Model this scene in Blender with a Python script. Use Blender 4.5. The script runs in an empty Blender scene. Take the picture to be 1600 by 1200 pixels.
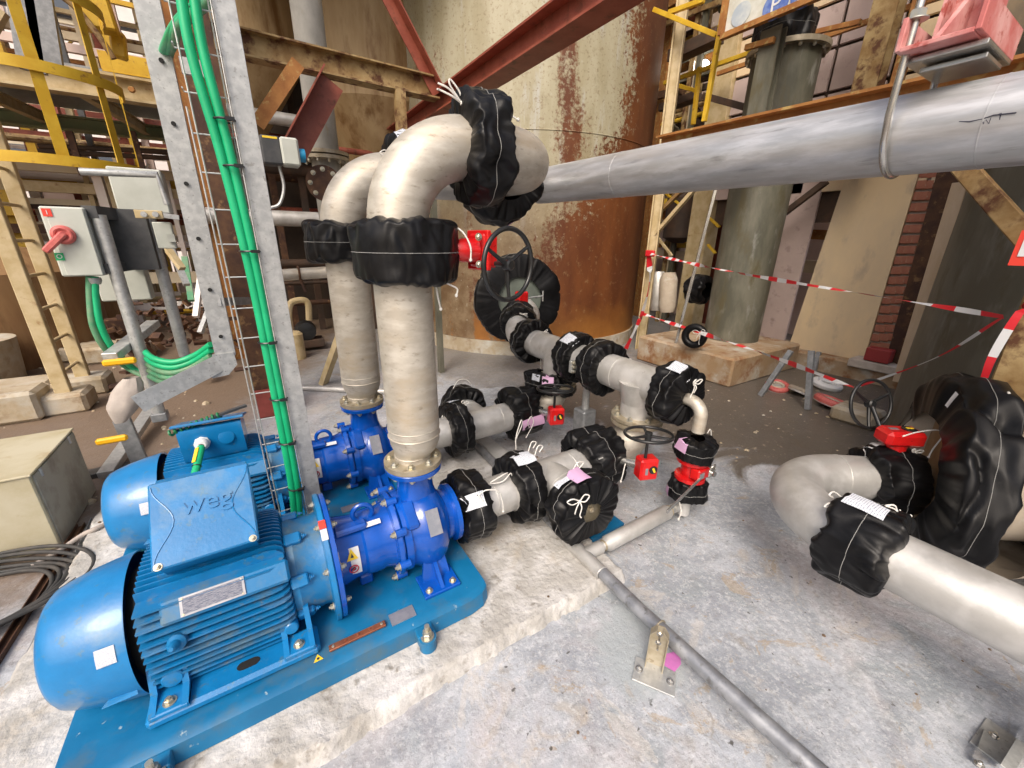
import bpy, bmesh, math, random
from mathutils import Vector, Matrix, noise
random.seed(7)
S = bpy.context.scene
COL = S.collection
V = Vector
PI = math.pi

# ------------------------------------------------------------------ camera
FPX, PITCH, ROLL, AZ, CH = 625.0, math.radians(19.6), math.radians(.8), math.radians(32.2), 1.6
F0 = V((math.sin(AZ), math.cos(AZ), 0)); R0 = V((math.cos(AZ), -math.sin(AZ), 0)); U0 = V((0, 0, 1))
CF = F0*math.cos(PITCH) - U0*math.sin(PITCH); _U = F0*math.sin(PITCH) + U0*math.cos(PITCH)
CR = R0*math.cos(ROLL) + _U*math.sin(ROLL); CU = _U*math.cos(ROLL) - R0*math.sin(ROLL)
CAM = V((0, 0, CH))
cd = bpy.data.cameras.new('camera'); cam = bpy.data.objects.new('camera', cd); COL.objects.link(cam)
cam.matrix_world = Matrix(((CR.x, CU.x, -CF.x, 0), (CR.y, CU.y, -CF.y, 0), (CR.z, CU.z, -CF.z, CH), (0, 0, 0, 1)))
cd.sensor_width = 36; cd.lens = 36*FPX/1600; cd.clip_start = .02; cd.clip_end = 500
S.camera = cam

# ------------------------------------------------------------------ light
SUN_AZ, SUN_EL = math.radians(228), math.radians(46)      # azimuth measured clockwise from +Y
w = bpy.data.worlds.new('World'); S.world = w; w.use_nodes = True
nt = w.node_tree; bg = nt.nodes['Background']
sky = nt.nodes.new('ShaderNodeTexSky'); sky.sky_type = 'NISHITA'; sky.sun_disc = False
sky.sun_elevation = SUN_EL; sky.sun_rotation = SUN_AZ; sky.air_density = 1.0; sky.dust_density = 8
nt.links.new(sky.outputs[0], bg.inputs[0]); bg.inputs[1].default_value = .15
sd = bpy.data.lights.new('sun', 'SUN'); sun = bpy.data.objects.new('sun', sd); COL.objects.link(sun)
sd.energy = 1.15; sd.angle = math.radians(22); sd.color = (1, .975, .94)
sdir = V((math.sin(SUN_AZ)*math.cos(SUN_EL), math.cos(SUN_AZ)*math.cos(SUN_EL), math.sin(SUN_EL)))
sun.rotation_euler = sdir.to_track_quat('Z', 'Y').to_euler()
S.view_settings.view_transform = 'Standard'; S.view_settings.look = 'None'
S.view_settings.gamma = 1; S.view_settings.use_curve_mapping = False; S.view_settings.exposure = .41

# ------------------------------------------------------------------ survey helpers (points in the place)
def _ray(x, y): return CF*FPX + CR*(x-800) + CU*(600-y)
def GZ(x, y, z=0.): d = _ray(x, y); return CAM + d*((z-CH)/d.z)
def GX(x, y, v): d = _ray(x, y); return CAM + d*(v/d.x)
def GY(x, y, v): d = _ray(x, y); return CAM + d*(v/d.y)

# ------------------------------------------------------------------ materials
def mat(name, c, c2=None, s=6, lo=.42, hi=.62, c3=None, s3=30, lo3=.6, hi3=.7, rough=.5, rough2=None,
        metal=0., bump=0., bs=60, stretch=(1, 1, 1), spec=.5, coat=0., c4=None, s4=2, lo4=.5, hi4=.7, emit=None):
    m = bpy.data.materials.new(name); m.use_nodes = True
    n = m.node_tree.nodes; L = m.node_tree.links; b = n['Principled BSDF']
    b.inputs['Roughness'].default_value = rough; b.inputs['Metallic'].default_value = metal
    b.inputs['Specular IOR Level'].default_value = spec; b.inputs['Coat Weight'].default_value = coat
    b.inputs['Base Color'].default_value = (*c, 1)
    tc = n.new('ShaderNodeTexCoord'); mp = n.new('ShaderNodeMapping'); L.new(tc.outputs['Object'], mp.inputs[0])
    mp.inputs['Scale'].default_value = stretch
    cur = None
    def layer(cur, col, sc, a, z, seed):
        t = n.new('ShaderNodeTexNoise'); t.inputs['Scale'].default_value = sc; t.inputs['Detail'].default_value = 9
        t.inputs['Roughness'].default_value = .62
        o = n.new('ShaderNodeVectorMath'); o.operation = 'ADD'; o.inputs[1].default_value = (seed, seed*.7, -seed)
        L.new(mp.outputs[0], o.inputs[0]); L.new(o.outputs[0], t.inputs['Vector'])
        r = n.new('ShaderNodeMapRange'); r.inputs[1].default_value = a; r.inputs[2].default_value = z
        L.new(t.outputs['Fac'], r.inputs[0])
        mx = n.new('ShaderNodeMix'); mx.data_type = 'RGBA'
        if cur is None: mx.inputs[6].default_value = (*c, 1)
        else: L.new(cur, mx.inputs[6])
        mx.inputs[7].default_value = (*col, 1); L.new(r.outputs[0], mx.inputs[0])
        return mx.outputs[2], r.outputs[0]
    f1 = None
    if c2: cur, f1 = layer(cur, c2, s, lo, hi, 3.1)
    if c4: cur, _ = layer(cur, c4, s4, lo4, hi4, 11.7)
    if c3: cur, _ = layer(cur, c3, s3, lo3, hi3, 7.3)
    if cur: L.new(cur, b.inputs['Base Color'])
    if rough2 is not None and f1:
        rr = n.new('ShaderNodeMapRange'); rr.inputs[3].default_value = rough; rr.inputs[4].default_value = rough2
        L.new(f1, rr.inputs[0]); L.new(rr.outputs[0], b.inputs['Roughness'])
    if bump:
        t = n.new('ShaderNodeTexNoise'); t.inputs['Scale'].default_value = bs; t.inputs['Detail'].default_value = 8
        L.new(mp.outputs[0], t.inputs['Vector'])
        bp = n.new('ShaderNodeBump'); bp.inputs['Strength'].default_value = bump; bp.inputs['Distance'].default_value = .01
        L.new(t.outputs['Fac'], bp.inputs['Height']); L.new(bp.outputs[0], b.inputs['Normal'])
    if emit: b.inputs['Emission Color'].default_value = (*emit[0], 1); b.inputs['Emission Strength'].default_value = emit[1]
    return m

M = {}
M['motor'] = mat('motor_blue', (.004, .15, .38), (.004, .185, .46), 5, c3=(.16, .25, .32), s3=6, lo3=.54, hi3=.82, c4=(.05, .16, .27), s4=26, lo4=.60, hi4=.68, rough=.30, rough2=.42, bump=.06, bs=90, coat=.3)
M['motor_dusty'] = mat('motor_blue_dusty', (.006, .15, .36), (.11, .17, .20), 7, .48, .70, c3=(.16, .17, .16), s3=24, lo3=.6, hi3=.75, rough=.42, rough2=.7, bump=.1, bs=80)
M['pump'] = mat('pump_blue', (.002, .066, .36), (.002, .085, .46), 6, c3=(.03, .12, .42), s3=22, lo3=.66, hi3=.74, rough=.22, bump=.05, bs=60, coat=.4)
M['plate'] = mat('baseplate_blue', (.004, .12, .27), (.004, .155, .34), 3, c3=(.28, .37, .42), s3=18, lo3=.655, hi3=.70, c4=(.06, .13, .19), s4=5, lo4=.52, hi4=.70, rough=.32, rough2=.5, bump=.05, bs=40)
M['steel'] = mat('sandblasted_steel', (.48, .44, .37), (.59, .555, .485), 9, c3=(.32, .275, .215), s3=22, lo3=.58, hi3=.72, c4=(.47, .385, .27), s4=2.6, lo4=.52, hi4=.72, rough=.47, rough2=.58, metal=.5, bump=.06, bs=110, stretch=(1, 1, 2.6))
M['steel_grey'] = mat('dull_grey_steel', (.50, .49, .465), (.62, .61, .59), 8, c3=(.27, .24, .21), s3=30, lo3=.66, hi3=.8, rough=.42, rough2=.55, metal=.55, bump=.05, bs=130)
M['header'] = mat('bluish_pipe_steel', (.42, .43, .44), (.56, .57, .59), 9, c3=(.27, .27, .27), s3=9, lo3=.58, hi3=.72, c4=(.40, .38, .36), s4=3, lo4=.45, hi4=.75, rough=.34, rough2=.46, metal=.5, bump=.03, bs=80, stretch=(3.2, .5, 3.2))
M['pipe_dark'] = mat('worn_floor_pipe', (.27, .28, .30), (.38, .39, .41), 14, c3=(.17, .17, .17), s3=22, lo3=.56, hi3=.68, rough=.36, rough2=.5, metal=.6, bump=.04)
M['galv'] = mat('galvanised_steel', (.40, .41, .41), (.52, .53, .52), 26, c3=(.30, .30, .29), s3=55, lo3=.6, hi3=.66, rough=.45, metal=.5, bump=.02)
M['galv_dark'] = mat('grey_strut', (.22, .23, .24), (.30, .31, .32), 20, rough=.5, metal=.4)
M['flange'] = mat('flange_steel', (.36, .31, .22), (.45, .40, .31), 16, c3=(.25, .20, .13), s3=30, lo3=.6, hi3=.7, rough=.45, metal=.5)
M['bolt'] = mat('zinc_bolt', (.42, .42, .38), (.50, .44, .30), 40, rough=.35, metal=.7)
M['stain'] = mat('stainless_bright', (.55, .54, .51), (.45, .44, .42), 20, rough=.25, metal=.85)
M['black'] = mat('black_vinyl', (.004, .004, .0045), (.007, .007, .008), 9, c3=(.016, .016, .016), s3=50, lo3=.62, hi3=.8, rough=.36, rough2=.46, bump=.05, bs=260, spec=.24)
M['rubber'] = mat('black_paint', (.012, .013, .014), (.02, .02, .02), 30, rough=.3)
M['dark'] = mat('dark_gap', (.008, .008, .008), rough=.8)
M['seam'] = mat('seam_thread', (.26, .26, .25), rough=.8)
M['cord'] = mat('white_cord', (.74, .73, .69), (.60, .58, .54), 60, rough=.8, bump=.2, bs=400)
M['red'] = mat('red_paint', (.50, .008, .010), (.62, .014, .012), 12, c3=(.30, .01, .01), s3=40, lo3=.64, hi3=.7, rough=.28, coat=.3)
M['pinkred'] = mat('faded_red', (.50, .10, .09), (.58, .15, .13), 30, rough=.55)
M['green'] = mat('green_cable', (.005, .36, .15), (.01, .42, .18), 8, rough=.40)
M['green_old'] = mat('green_cable_dusty', (.06, .26, .13), (.16, .27, .16), 12, rough=.55)
M['yellow'] = mat('yellow_paint', (.55, .33, .015), (.63, .41, .03), 6, c3=(.28, .13, .03), s3=14, lo3=.60, hi3=.70, rough=.5, bump=.04)
M['capyellow'] = mat('yellow_plastic', (.80, .42, .004), rough=.4)
M['cream'] = mat('cream_steel', (.52, .42, .25), (.42, .32, .16), 7, c3=(.25, .12, .04), s3=10, lo3=.62, hi3=.74, rough=.55, bump=.05)
M['rustred'] = mat('red_oxide_beam', (.22, .050, .028), (.28, .075, .045), 6, c3=(.12, .035, .015), s3=12, lo3=.55, hi3=.7, rough=.5, bump=.05)
M['rusty'] = mat('rusty_paint', (.22, .13, .045), (.36, .26, .12), 5, c3=(.09, .032, .010), s3=8, lo3=.50, hi3=.62, rough=.7, bump=.15, bs=50)
M['rustdark'] = mat('dark_rust', (.045, .018, .010), (.10, .045, .018), 5, c3=(.20, .11, .045), s3=11, lo3=.58, hi3=.68, rough=.75, bump=.2, bs=50)
M['orange'] = mat('orange_rust', (.36, .16, .04), (.26, .10, .022), 7, c3=(.42, .29, .10), s3=16, lo3=.56, hi3=.66, rough=.7, bump=.12)
M['pink'] = mat('pink_primer', (.46, .13, .12), (.60, .32, .30), 7, c3=(.34, .065, .05), s3=22, lo3=.56, hi3=.66, rough=.5, bump=.12, bs=40)
M['white'] = mat('white_label', (.66, .67, .68), rough=.5)
M['lilac'] = mat('lilac_label', (.58, .36, .56), rough=.55)
M['magenta'] = mat('magenta_tape', (.60, .18, .50), (.5, .16, .44), 20, rough=.6)
M['cabinet'] = mat('grey_cabinet', (.50, .52, .47), (.44, .46, .41), 5, rough=.4)
M['cabinet_side'] = mat('darker_grey', (.36, .35, .30), (.25, .23, .19), 6, rough=.6)
M['beige'] = mat('beige_sheet', (.50, .46, .34), (.42, .37, .24), 4, c3=(.30, .19, .07), s3=5, lo3=.6, hi3=.76, rough=.55, bump=.03)
M['plate_grey'] = mat('engraved_plate', (.30, .31, .34), (.38, .38, .40), 30, rough=.35, metal=.5)
M['copper'] = mat('copper_bar', (.26, .085, .045), (.34, .13, .07), 20, rough=.45, metal=.5)
M['alert'] = mat('yellow_sticker', (.80, .55, .03), rough=.5)
M['stickerred'] = mat('red_sticker', (.70, .05, .03), rough=.5)
M['inkred'] = mat('red_ink', (.50, .02, .05), rough=.6)
M['ink'] = mat('dark_ink', (.03, .03, .05), rough=.6)
M['signblue'] = mat('blue_ink', (.07, .13, .42), (.16, .24, .5), 14, rough=.6)
M['signgreen'] = mat('green_sticker', (.01, .35, .12), rough=.5)
M['brick'] = mat('red_brick', (.30, .10, .06), (.38, .16, .10), 8, c3=(.45, .33, .25), s3=22, lo3=.6, hi3=.7, rough=.8, bump=.2)
M['mortar'] = mat('mortar', (.42, .36, .30), (.32, .26, .21), 10, rough=.9)
M['ply'] = mat('tan_panel', (.74, .58, .36), (.64, .51, .34), 1.6, c3=(.46, .37, .27), s3=4, lo3=.56, hi3=.74, rough=.7, bump=.05, stretch=(1, 1, .5))
M['ply_pink'] = mat('mauve_panel', (.50, .40, .37), (.44, .35, .32), 2, c3=(.28, .21, .19), s3=6, lo3=.56, hi3=.74, rough=.75, bump=.04)
M['concrete_old'] = mat('old_concrete', (.36, .29, .19), (.44, .38, .29), 4, c3=(.22, .14, .07), s3=6, lo3=.55, hi3=.72, c4=(.48, .47, .42), s4=3, rough=.85, bump=.4, bs=30)
M['column'] = mat('mottled_column', (.085, .083, .06), (.155, .147, .11), 3, c3=(.10, .085, .045), s3=5, lo3=.52, hi3=.66, c4=(.32, .32, .29), s4=4, lo4=.58, hi4=.76, rough=.6, bump=.08, stretch=(1.3, 1.3, .45))
M['vessel'] = mat('dark_vessel', (.075, .075, .06), (.12, .12, .10), 2, c3=(.055, .05, .028), s3=4, lo3=.52, hi3=.66, c4=(.20, .21, .20), s4=3, lo4=.54, hi4=.76, rough=.5, bump=.06, stretch=(1.2, 1.2, .5))
M['oldpipe'] = mat('stained_vertical_pipe', (.24, .235, .21), (.34, .33, .30), 3, c3=(.26, .15, .04), s3=4, lo3=.58, hi3=.7, rough=.55, bump=.05, stretch=(1, 1, .6))
M['cone'] = mat('stained_vessel', (.34, .23, .11), (.44, .32, .17), 2.2, c3=(.16, .075, .018), s3=3, lo3=.50, hi3=.70, rough=.6, bump=.05, stretch=(1.6, 1.6, .35))
M['brown'] = mat('brown_tank', (.24, .13, .055), (.30, .18, .08), 2, c3=(.13, .06, .02), s3=3, lo3=.5, hi3=.7, rough=.7, bump=.05, stretch=(1.5, 1.5, .4))
M['paleb'] = mat('pale_plaster', (.86, .82, .78), (.80, .72, .68), 1.2, rough=.8)
M['palepink'] = mat('pale_pink_plaster', (.66, .52, .46), (.58, .43, .36), 1.4, rough=.8)
M['creamwall'] = mat('cream_sheet_wall', (.58, .50, .36), (.50, .40, .27), 1.5, rough=.7)
M['shade_backdrop'] = mat('brown_shade_backdrop', (.030, .020, .014), (.05, .032, .02), 2, rough=.9)  # dark tone stands in for the shade inside the bay
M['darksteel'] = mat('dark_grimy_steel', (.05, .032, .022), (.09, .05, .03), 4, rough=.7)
M['bright_spot'] = mat('spot_glow', (1, 1, 1), emit=((1, .93, .8), 9))  # emission for the small bright spots
M['cloth'] = mat('insulation_cloth', (.44, .38, .30), (.36, .30, .23), 4, c3=(.50, .46, .40), s3=8, lo3=.55, hi3=.7, rough=.85, bump=.25, bs=25)
M['discbrown'] = mat('stained_flange_face', (.28, .15, .06), (.38, .28, .17), 5, c3=(.10, .05, .02), s3=12, lo3=.6, hi3=.7, rough=.6, bump=.1)
M['discgrey'] = mat('grey_green_plate', (.085, .10, .085), (.12, .14, .12), 6, rough=.5)
M['cable_black'] = mat('black_hose', (.03, .03, .03), (.06, .055, .05), 10, rough=.6)
M['greyblack'] = mat('dark_plastic', (.045, .047, .05), (.07, .07, .07), 12, rough=.45)
M['bluecap'] = mat('cyan_knob', (.01, .22, .42), rough=.4)
M['bag'] = mat('dusty_grey_sack', (.42, .37, .33), (.34, .30, .27), 8, rough=.8, bump=.2, bs=30)
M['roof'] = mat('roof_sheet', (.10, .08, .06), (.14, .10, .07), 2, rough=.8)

def nd(m): return m.node_tree.nodes, m.node_tree.links
def floor_mat(name, wet):
    m = bpy.data.materials.new(name); m.use_nodes = True; n, L = nd(m); b = n['Principled BSDF']
    g = n.new('ShaderNodeNewGeometry')
    def noi(sc, seed, det=10, rg=.62, dist=0):
        o = n.new('ShaderNodeVectorMath'); o.operation = 'ADD'; o.inputs[1].default_value = (seed, -seed, seed*.3)
        L.new(g.outputs['Position'], o.inputs[0])
        t = n.new('ShaderNodeTexNoise'); t.inputs['Scale'].default_value = sc; t.inputs['Detail'].default_value = det
        t.inputs['Roughness'].default_value = rg; t.inputs['Distortion'].default_value = dist
        L.new(o.outputs[0], t.inputs['Vector']); return t.outputs['Fac']
    def rng(v, a, z, o1=0., o2=1.):
        r = n.new('ShaderNodeMapRange'); r.inputs[1].default_value = a; r.inputs[2].default_value = z
        r.inputs[3].default_value = o1; r.inputs[4].default_value = o2; L.new(v, r.inputs[0]); return r.outputs[0]
    def mix(f, a, c):
        x = n.new('ShaderNodeMix'); x.data_type = 'RGBA'
        if f is not None: L.new(f, x.inputs[0])
        if isinstance(a, tuple): x.inputs[6].default_value = (*a, 1)
        else: L.new(a, x.inputs[6])
        x.inputs[7].default_value = (*c, 1); return x.outputs[2]
    def mth(op, a, b2):
        x = n.new('ShaderNodeMath'); x.operation = op
        for i, q in enumerate((a, b2)):
            if isinstance(q, (int, float)): x.inputs[i].default_value = q
            else: L.new(q, x.inputs[i])
        return x.outputs[0]
    c = mix(rng(noi(2.2, 1, 12, .7, dist=.6), .42, .60), (.28, .30, .335), (.43, .455, .50))
    c = mix(rng(noi(1.1, 9, dist=1), .50, .66, 0, .8), c, (.47, .425, .425))
    c = mix(rng(noi(14, 71, 10, .75, .5), .50, .66, 0, .55), c, (.60, .62, .65))
    c = mix(rng(noi(11, 73, 10, .75, .5), .52, .68, 0, .55), c, (.24, .245, .25))
    c = mix(rng(noi(3.4, 15, dist=1.5), .53, .68, 0, .75), c, (.26, .29, .31))
    c = mix(rng(noi(5.5, 21, dist=.8), .58, .72, 0, .8), c, (.42, .36, .29))
    c = mix(rng(noi(9, 33, dist=.4), .62, .74, 0, .8), c, (.27, .25, .22))
    c = mix(rng(noi(48, 41, 6, .8), .52, .62, 0, .55), c, (.62, .63, .65))
    c = mix(rng(noi(38, 46, 6, .8), .55, .64, 0, .55), c, (.20, .20, .20))
    c = mix(rng(noi(1.9, 87, 10, .72, 1.2), .575, .60, 0, .35), c, (.55, .50, .44))
    c = mix(rng(noi(2.7, 91, 10, .72, 2.), .60, .615, 0, .5), c, (.36, .27, .16))
    sp = noi(26, 52, 4, .5); c = mix(rng(sp, .69, .735, 0, .9), c, (.07, .065, .06))
    sp = noi(7, 57, 4, .7); c = mix(rng(sp, .70, .74, 0, .8), c, (.30, .17, .09))
    # hairline cracks
    vo = n.new('ShaderNodeTexVoronoi'); vo.feature = 'DISTANCE_TO_EDGE'; vo.inputs['Scale'].default_value = 1.1
    wv = n.new('ShaderNodeVectorMath'); wv.operation = 'ADD'; L.new(g.outputs['Position'], wv.inputs[0])
    t = n.new('ShaderNodeTexNoise'); t.inputs['Scale'].default_value = 3; t.inputs['Detail'].default_value = 6
    ts = n.new('ShaderNodeVectorMath'); ts.operation = 'SCALE'; ts.inputs['Scale'].default_value = .55
    L.new(g.outputs['Position'], t.inputs['Vector']); L.new(t.outputs['Color'], ts.inputs[0]); L.new(ts.outputs[0], wv.inputs[1])
    L.new(wv.outputs[0], vo.inputs['Vector'])
    crk = mth('MULTIPLY', rng(vo.outputs['Distance'], .0, .010, 1, 0), rng(noi(1.5, 66), .50, .62, 0, .8))
    c = mix(crk, c, (.27, .24, .20))
    rough = .62
    if wet:
        dd = n.new('ShaderNodeVectorMath'); dd.operation = 'DISTANCE'; L.new(g.outputs['Position'], dd.inputs[0]); dd.inputs[1].default_value = (1.12, .74, 0)
        df = mth('ADD', dd.outputs['Value'], mth('MULTIPLY', noi(5, 61, dist=1), .34)); c = mix(rng(df, .40, .33, 0, .85), c, (.34, .375, .395))
        sx = n.new('ShaderNodeSeparateXYZ'); L.new(g.outputs['Position'], sx.inputs[0])
        # damp dirty ground: everything further than a wavy line beyond the suction header, and the far left
        a = mth('ADD', mth('MULTIPLY', sx.outputs[0], 1.0), mth('MULTIPLY', sx.outputs[1], .28))
        a = mth('ADD', a, mth('MULTIPLY', noi(1.5, 77, dist=1.1), 2.4))
        wetf = mth('MULTIPLY', rng(a, 4.3, 4.6), rng(mth('ADD', sx.outputs[1], mth('MULTIPLY', noi(1.7, 111, dist=1), -1.5)), 2.6, 3.2, 1, .55))
        b2 = mth('ADD', mth('MULTIPLY', sx.outputs[1], .8), mth('MULTIPLY', noi(1.5, 81), 1.2))
        backf = rng(b2, 3.5, 5.0)
        c = mix(mth('MULTIPLY', wetf, .90), c, (.095, .074, .052))
        c = mix(mth('MULTIPLY', backf, .55), c, (.21, .19, .165))
        c = mix(mth('MULTIPLY', wetf, rng(noi(18, 93, 5), .62, .68)), c, (.34, .29, .22))
        l2 = mth('ADD', mth('ADD', mth('MULTIPLY', sx.outputs[0], -1), mth('MULTIPLY', sx.outputs[1], .45)), mth('MULTIPLY', noi(3.2, 99, dist=1), 1.0))
        lf = mth('MULTIPLY', rng(l2, 2.45, 3.0), .88)
        c = mix(lf, c, (.155, .10, .058))
        rg = rng(wetf, 0, 1, .62, .34); L.new(rg, b.inputs['Roughness'])
    L.new(c, b.inputs['Base Color'])
    if not wet: b.inputs['Roughness'].default_value = rough
    bp = n.new('ShaderNodeBump'); bp.inputs['Strength'].default_value = .8; bp.inputs['Distance'].default_value = .008
    L.new(noi(34, 5, 8, .7), bp.inputs['Height']); bp2 = n.new('ShaderNodeBump'); bp2.inputs['Strength'].default_value = .35; bp2.inputs['Distance'].default_value = .02
    L.new(noi(5, 6, 6), bp2.inputs['Height']); L.new(bp.outputs[0], bp2.inputs['Normal']); L.new(bp2.outputs[0], b.inputs['Normal'])
    return m
M['floor'] = floor_mat('concrete_floor', True)
M['plinth'] = mat('plinth_concrete', (.38, .365, .34), (.58, .57, .56), 5, c3=(.26, .24, .21), s3=13, lo3=.57, hi3=.67, c4=(.42, .37, .30), s4=3.5, lo4=.54, hi4=.68, rough=.8, bump=1., bs=34)
M['dirt'] = mat('brown_dirt_ground', (.13, .085, .05), (.19, .13, .085), 2, c3=(.30, .23, .16), s3=8, lo3=.58, hi3=.70, c4=(.06, .038, .022), s4=1.3, rough=.8, bump=.5, bs=18)

def tank_mat():
    m = bpy.data.materials.new('peeling_tank_paint'); m.use_nodes = True; n, L = nd(m); b = n['Principled BSDF']
    tc = n.new('ShaderNodeTexCoord'); sx = n.new('ShaderNodeSeparateXYZ'); L.new(tc.outputs['Object'], sx.inputs[0])
    def noi(sc, seed, det=9, rg=.6, st=(1, 1, 1)):
        mp = n.new('ShaderNodeMapping'); mp.inputs['Location'].default_value = (seed, seed, seed); mp.inputs['Scale'].default_value = st
        L.new(tc.outputs['Object'], mp.inputs[0])
        t = n.new('ShaderNodeTexNoise'); t.inputs['Scale'].default_value = sc; t.inputs['Detail'].default_value = det; t.inputs['Roughness'].default_value = rg
        L.new(mp.outputs[0], t.inputs['Vector']); return t.outputs['Fac']
    def mth(op, a, b2, c=None):
        x = n.new('ShaderNodeMath'); x.operation = op
        for i, q in enumerate((a, b2) if c is None else (a, b2, c)):
            if isinstance(q, (int, float)): x.inputs[i].default_value = q
            else: L.new(q, x.inputs[i])
        return x.outputs[0]
    def rng(v, a, z, o1=0., o2=1.):
        r = n.new('ShaderNodeMapRange'); r.inputs[1].default_value = a; r.inputs[2].default_value = z
        r.inputs[3].default_value = o1; r.inputs[4].default_value = o2; L.new(v, r.inputs[0]); return r.outputs[0]
    def mix(f, a, c):
        x = n.new('ShaderNodeMix'); x.data_type = 'RGBA'; L.new(f, x.inputs[0])
        for i, q in ((6, a), (7, c)):
            if isinstance(q, tuple): x.inputs[i].default_value = (*q, 1)
            else: L.new(q, x.inputs[i])
        return x.outputs[2]
    side = mth('ADD', mth('MULTIPLY', sx.outputs[0], .846), mth('MULTIPLY', sx.outputs[1], -.533))
    lim = mth('ADD', mth('MULTIPLY', mth('MINIMUM', sx.outputs[2], 3.2), .56), -.50)
    u = mth('SUBTRACT', side, lim)
    u = mth('ADD', u, mth('MULTIPLY', mth('SUBTRACT', noi(1.3, 3), .5), 1.7))
    u = mth('ADD', u, mth('MULTIPLY', mth('SUBTRACT', noi(16, 8, 8, .75), .5), 1.9))
    rust = rng(u, -.06, .10)
    streak = rng(mth('ADD', noi(1.0, 21, 6, .5, (2.2, 2.2, .5)), mth('MULTIPLY', noi(22, 9, 8, .7), .34)), .735, .80)
    rust = mth('MAXIMUM', rust, streak)
    paint = mix(rng(noi(1.6, 31, 8, .6, (2, 2, .4)), .40, .62), (.39, .36, .255), (.30, .265, .165))
    paint = mix(rng(noi(2.4, 37, 8, .6, (2.2, 2.2, .35)), .56, .70, 0, .8), paint, (.44, .45, .44))
    paint = mix(rng(noi(30, 41, 6), .56, .66, 0, .75), paint, (.20, .15, .08))
    paint = mix(rng(noi(9, 83, 9, .75), .54, .66, 0, .6), paint, (.26, .23, .14))
    low = rng(mth('ADD', sx.outputs[2], mth('MULTIPLY', noi(2, 53), 1.4)), 2.0, 3.5, .95, 0)
    paint = mix(low, paint, mix(rng(noi(5, 63, 9, .7), .42, .62), (.15, .085, .038), (.25, .175, .10)))
    paint = mix(rng(noi(14, 67, 8, .75), .60, .66, 0, .85), paint, (.40, .37, .28))
    rc = mix(rng(noi(2.2, 45, 8, .6, (1.6, 1.6, .5)), .40, .65), (.105, .030, .008), (.165, .054, .014))
    rc = mix(rng(noi(13, 49, 9, .75), .57, .66, 0, .65), rc, (.25, .155, .075))
    rc = mix(rng(mth('ADD', sx.outputs[2], mth('MULTIPLY', noi(3, 97), .8)), .55, 1.15, .8, 0), rc, (.38, .16, .03))
    c = mix(rust, paint, rc); L.new(c, b.inputs['Base Color']); b.inputs['Roughness'].default_value = .55
    bp = n.new('ShaderNodeBump'); bp.inputs['Strength'].default_value = .3; bp.inputs['Distance'].default_value = .01; bp.invert = True
    L.new(rust, bp.inputs['Height']); L.new(bp.outputs[0], b.inputs['Normal'])
    return m
M['tank'] = tank_mat()
def label_mat(name, base, ink, rows=15.):
    m = bpy.data.materials.new(name); m.use_nodes = True; n, L = nd(m); b = n['Principled BSDF']
    uv = n.new('ShaderNodeUVMap'); mp = n.new('ShaderNodeMapping'); mp.inputs['Scale'].default_value = (9, rows, 1); L.new(uv.outputs[0], mp.inputs[0])
    w_ = n.new('ShaderNodeTexWave'); w_.bands_direction = 'Y'; w_.inputs['Scale'].default_value = .32; w_.inputs['Distortion'].default_value = 0
    L.new(mp.outputs[0], w_.inputs['Vector'])
    t = n.new('ShaderNodeTexNoise'); t.inputs['Scale'].default_value = 1.2; t.inputs['Detail'].default_value = 3; L.new(mp.outputs[0], t.inputs['Vector'])
    a = n.new('ShaderNodeMath'); a.operation = 'MULTIPLY'; L.new(w_.outputs['Fac'], a.inputs[0]); L.new(t.outputs['Fac'], a.inputs[1])
    r = n.new('ShaderNodeMapRange'); r.inputs[1].default_value = .38; r.inputs[2].default_value = .50; r.inputs[4].default_value = .8; L.new(a.outputs[0], r.inputs[0])
    x = n.new('ShaderNodeMix'); x.data_type = 'RGBA'; L.new(r.outputs[0], x.inputs[0]); x.inputs[6].default_value = (*base, 1); x.inputs[7].default_value = (*ink, 1)
    L.new(x.outputs[2], b.inputs['Base Color']); b.inputs['Roughness'].default_value = .5
    return m
M['printed'] = label_mat('printed_label', (.62, .65, .70), (.16, .18, .28))
M['engraved'] = label_mat('printed_dark_plate', (.10, .11, .16), (.42, .43, .46))

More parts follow.
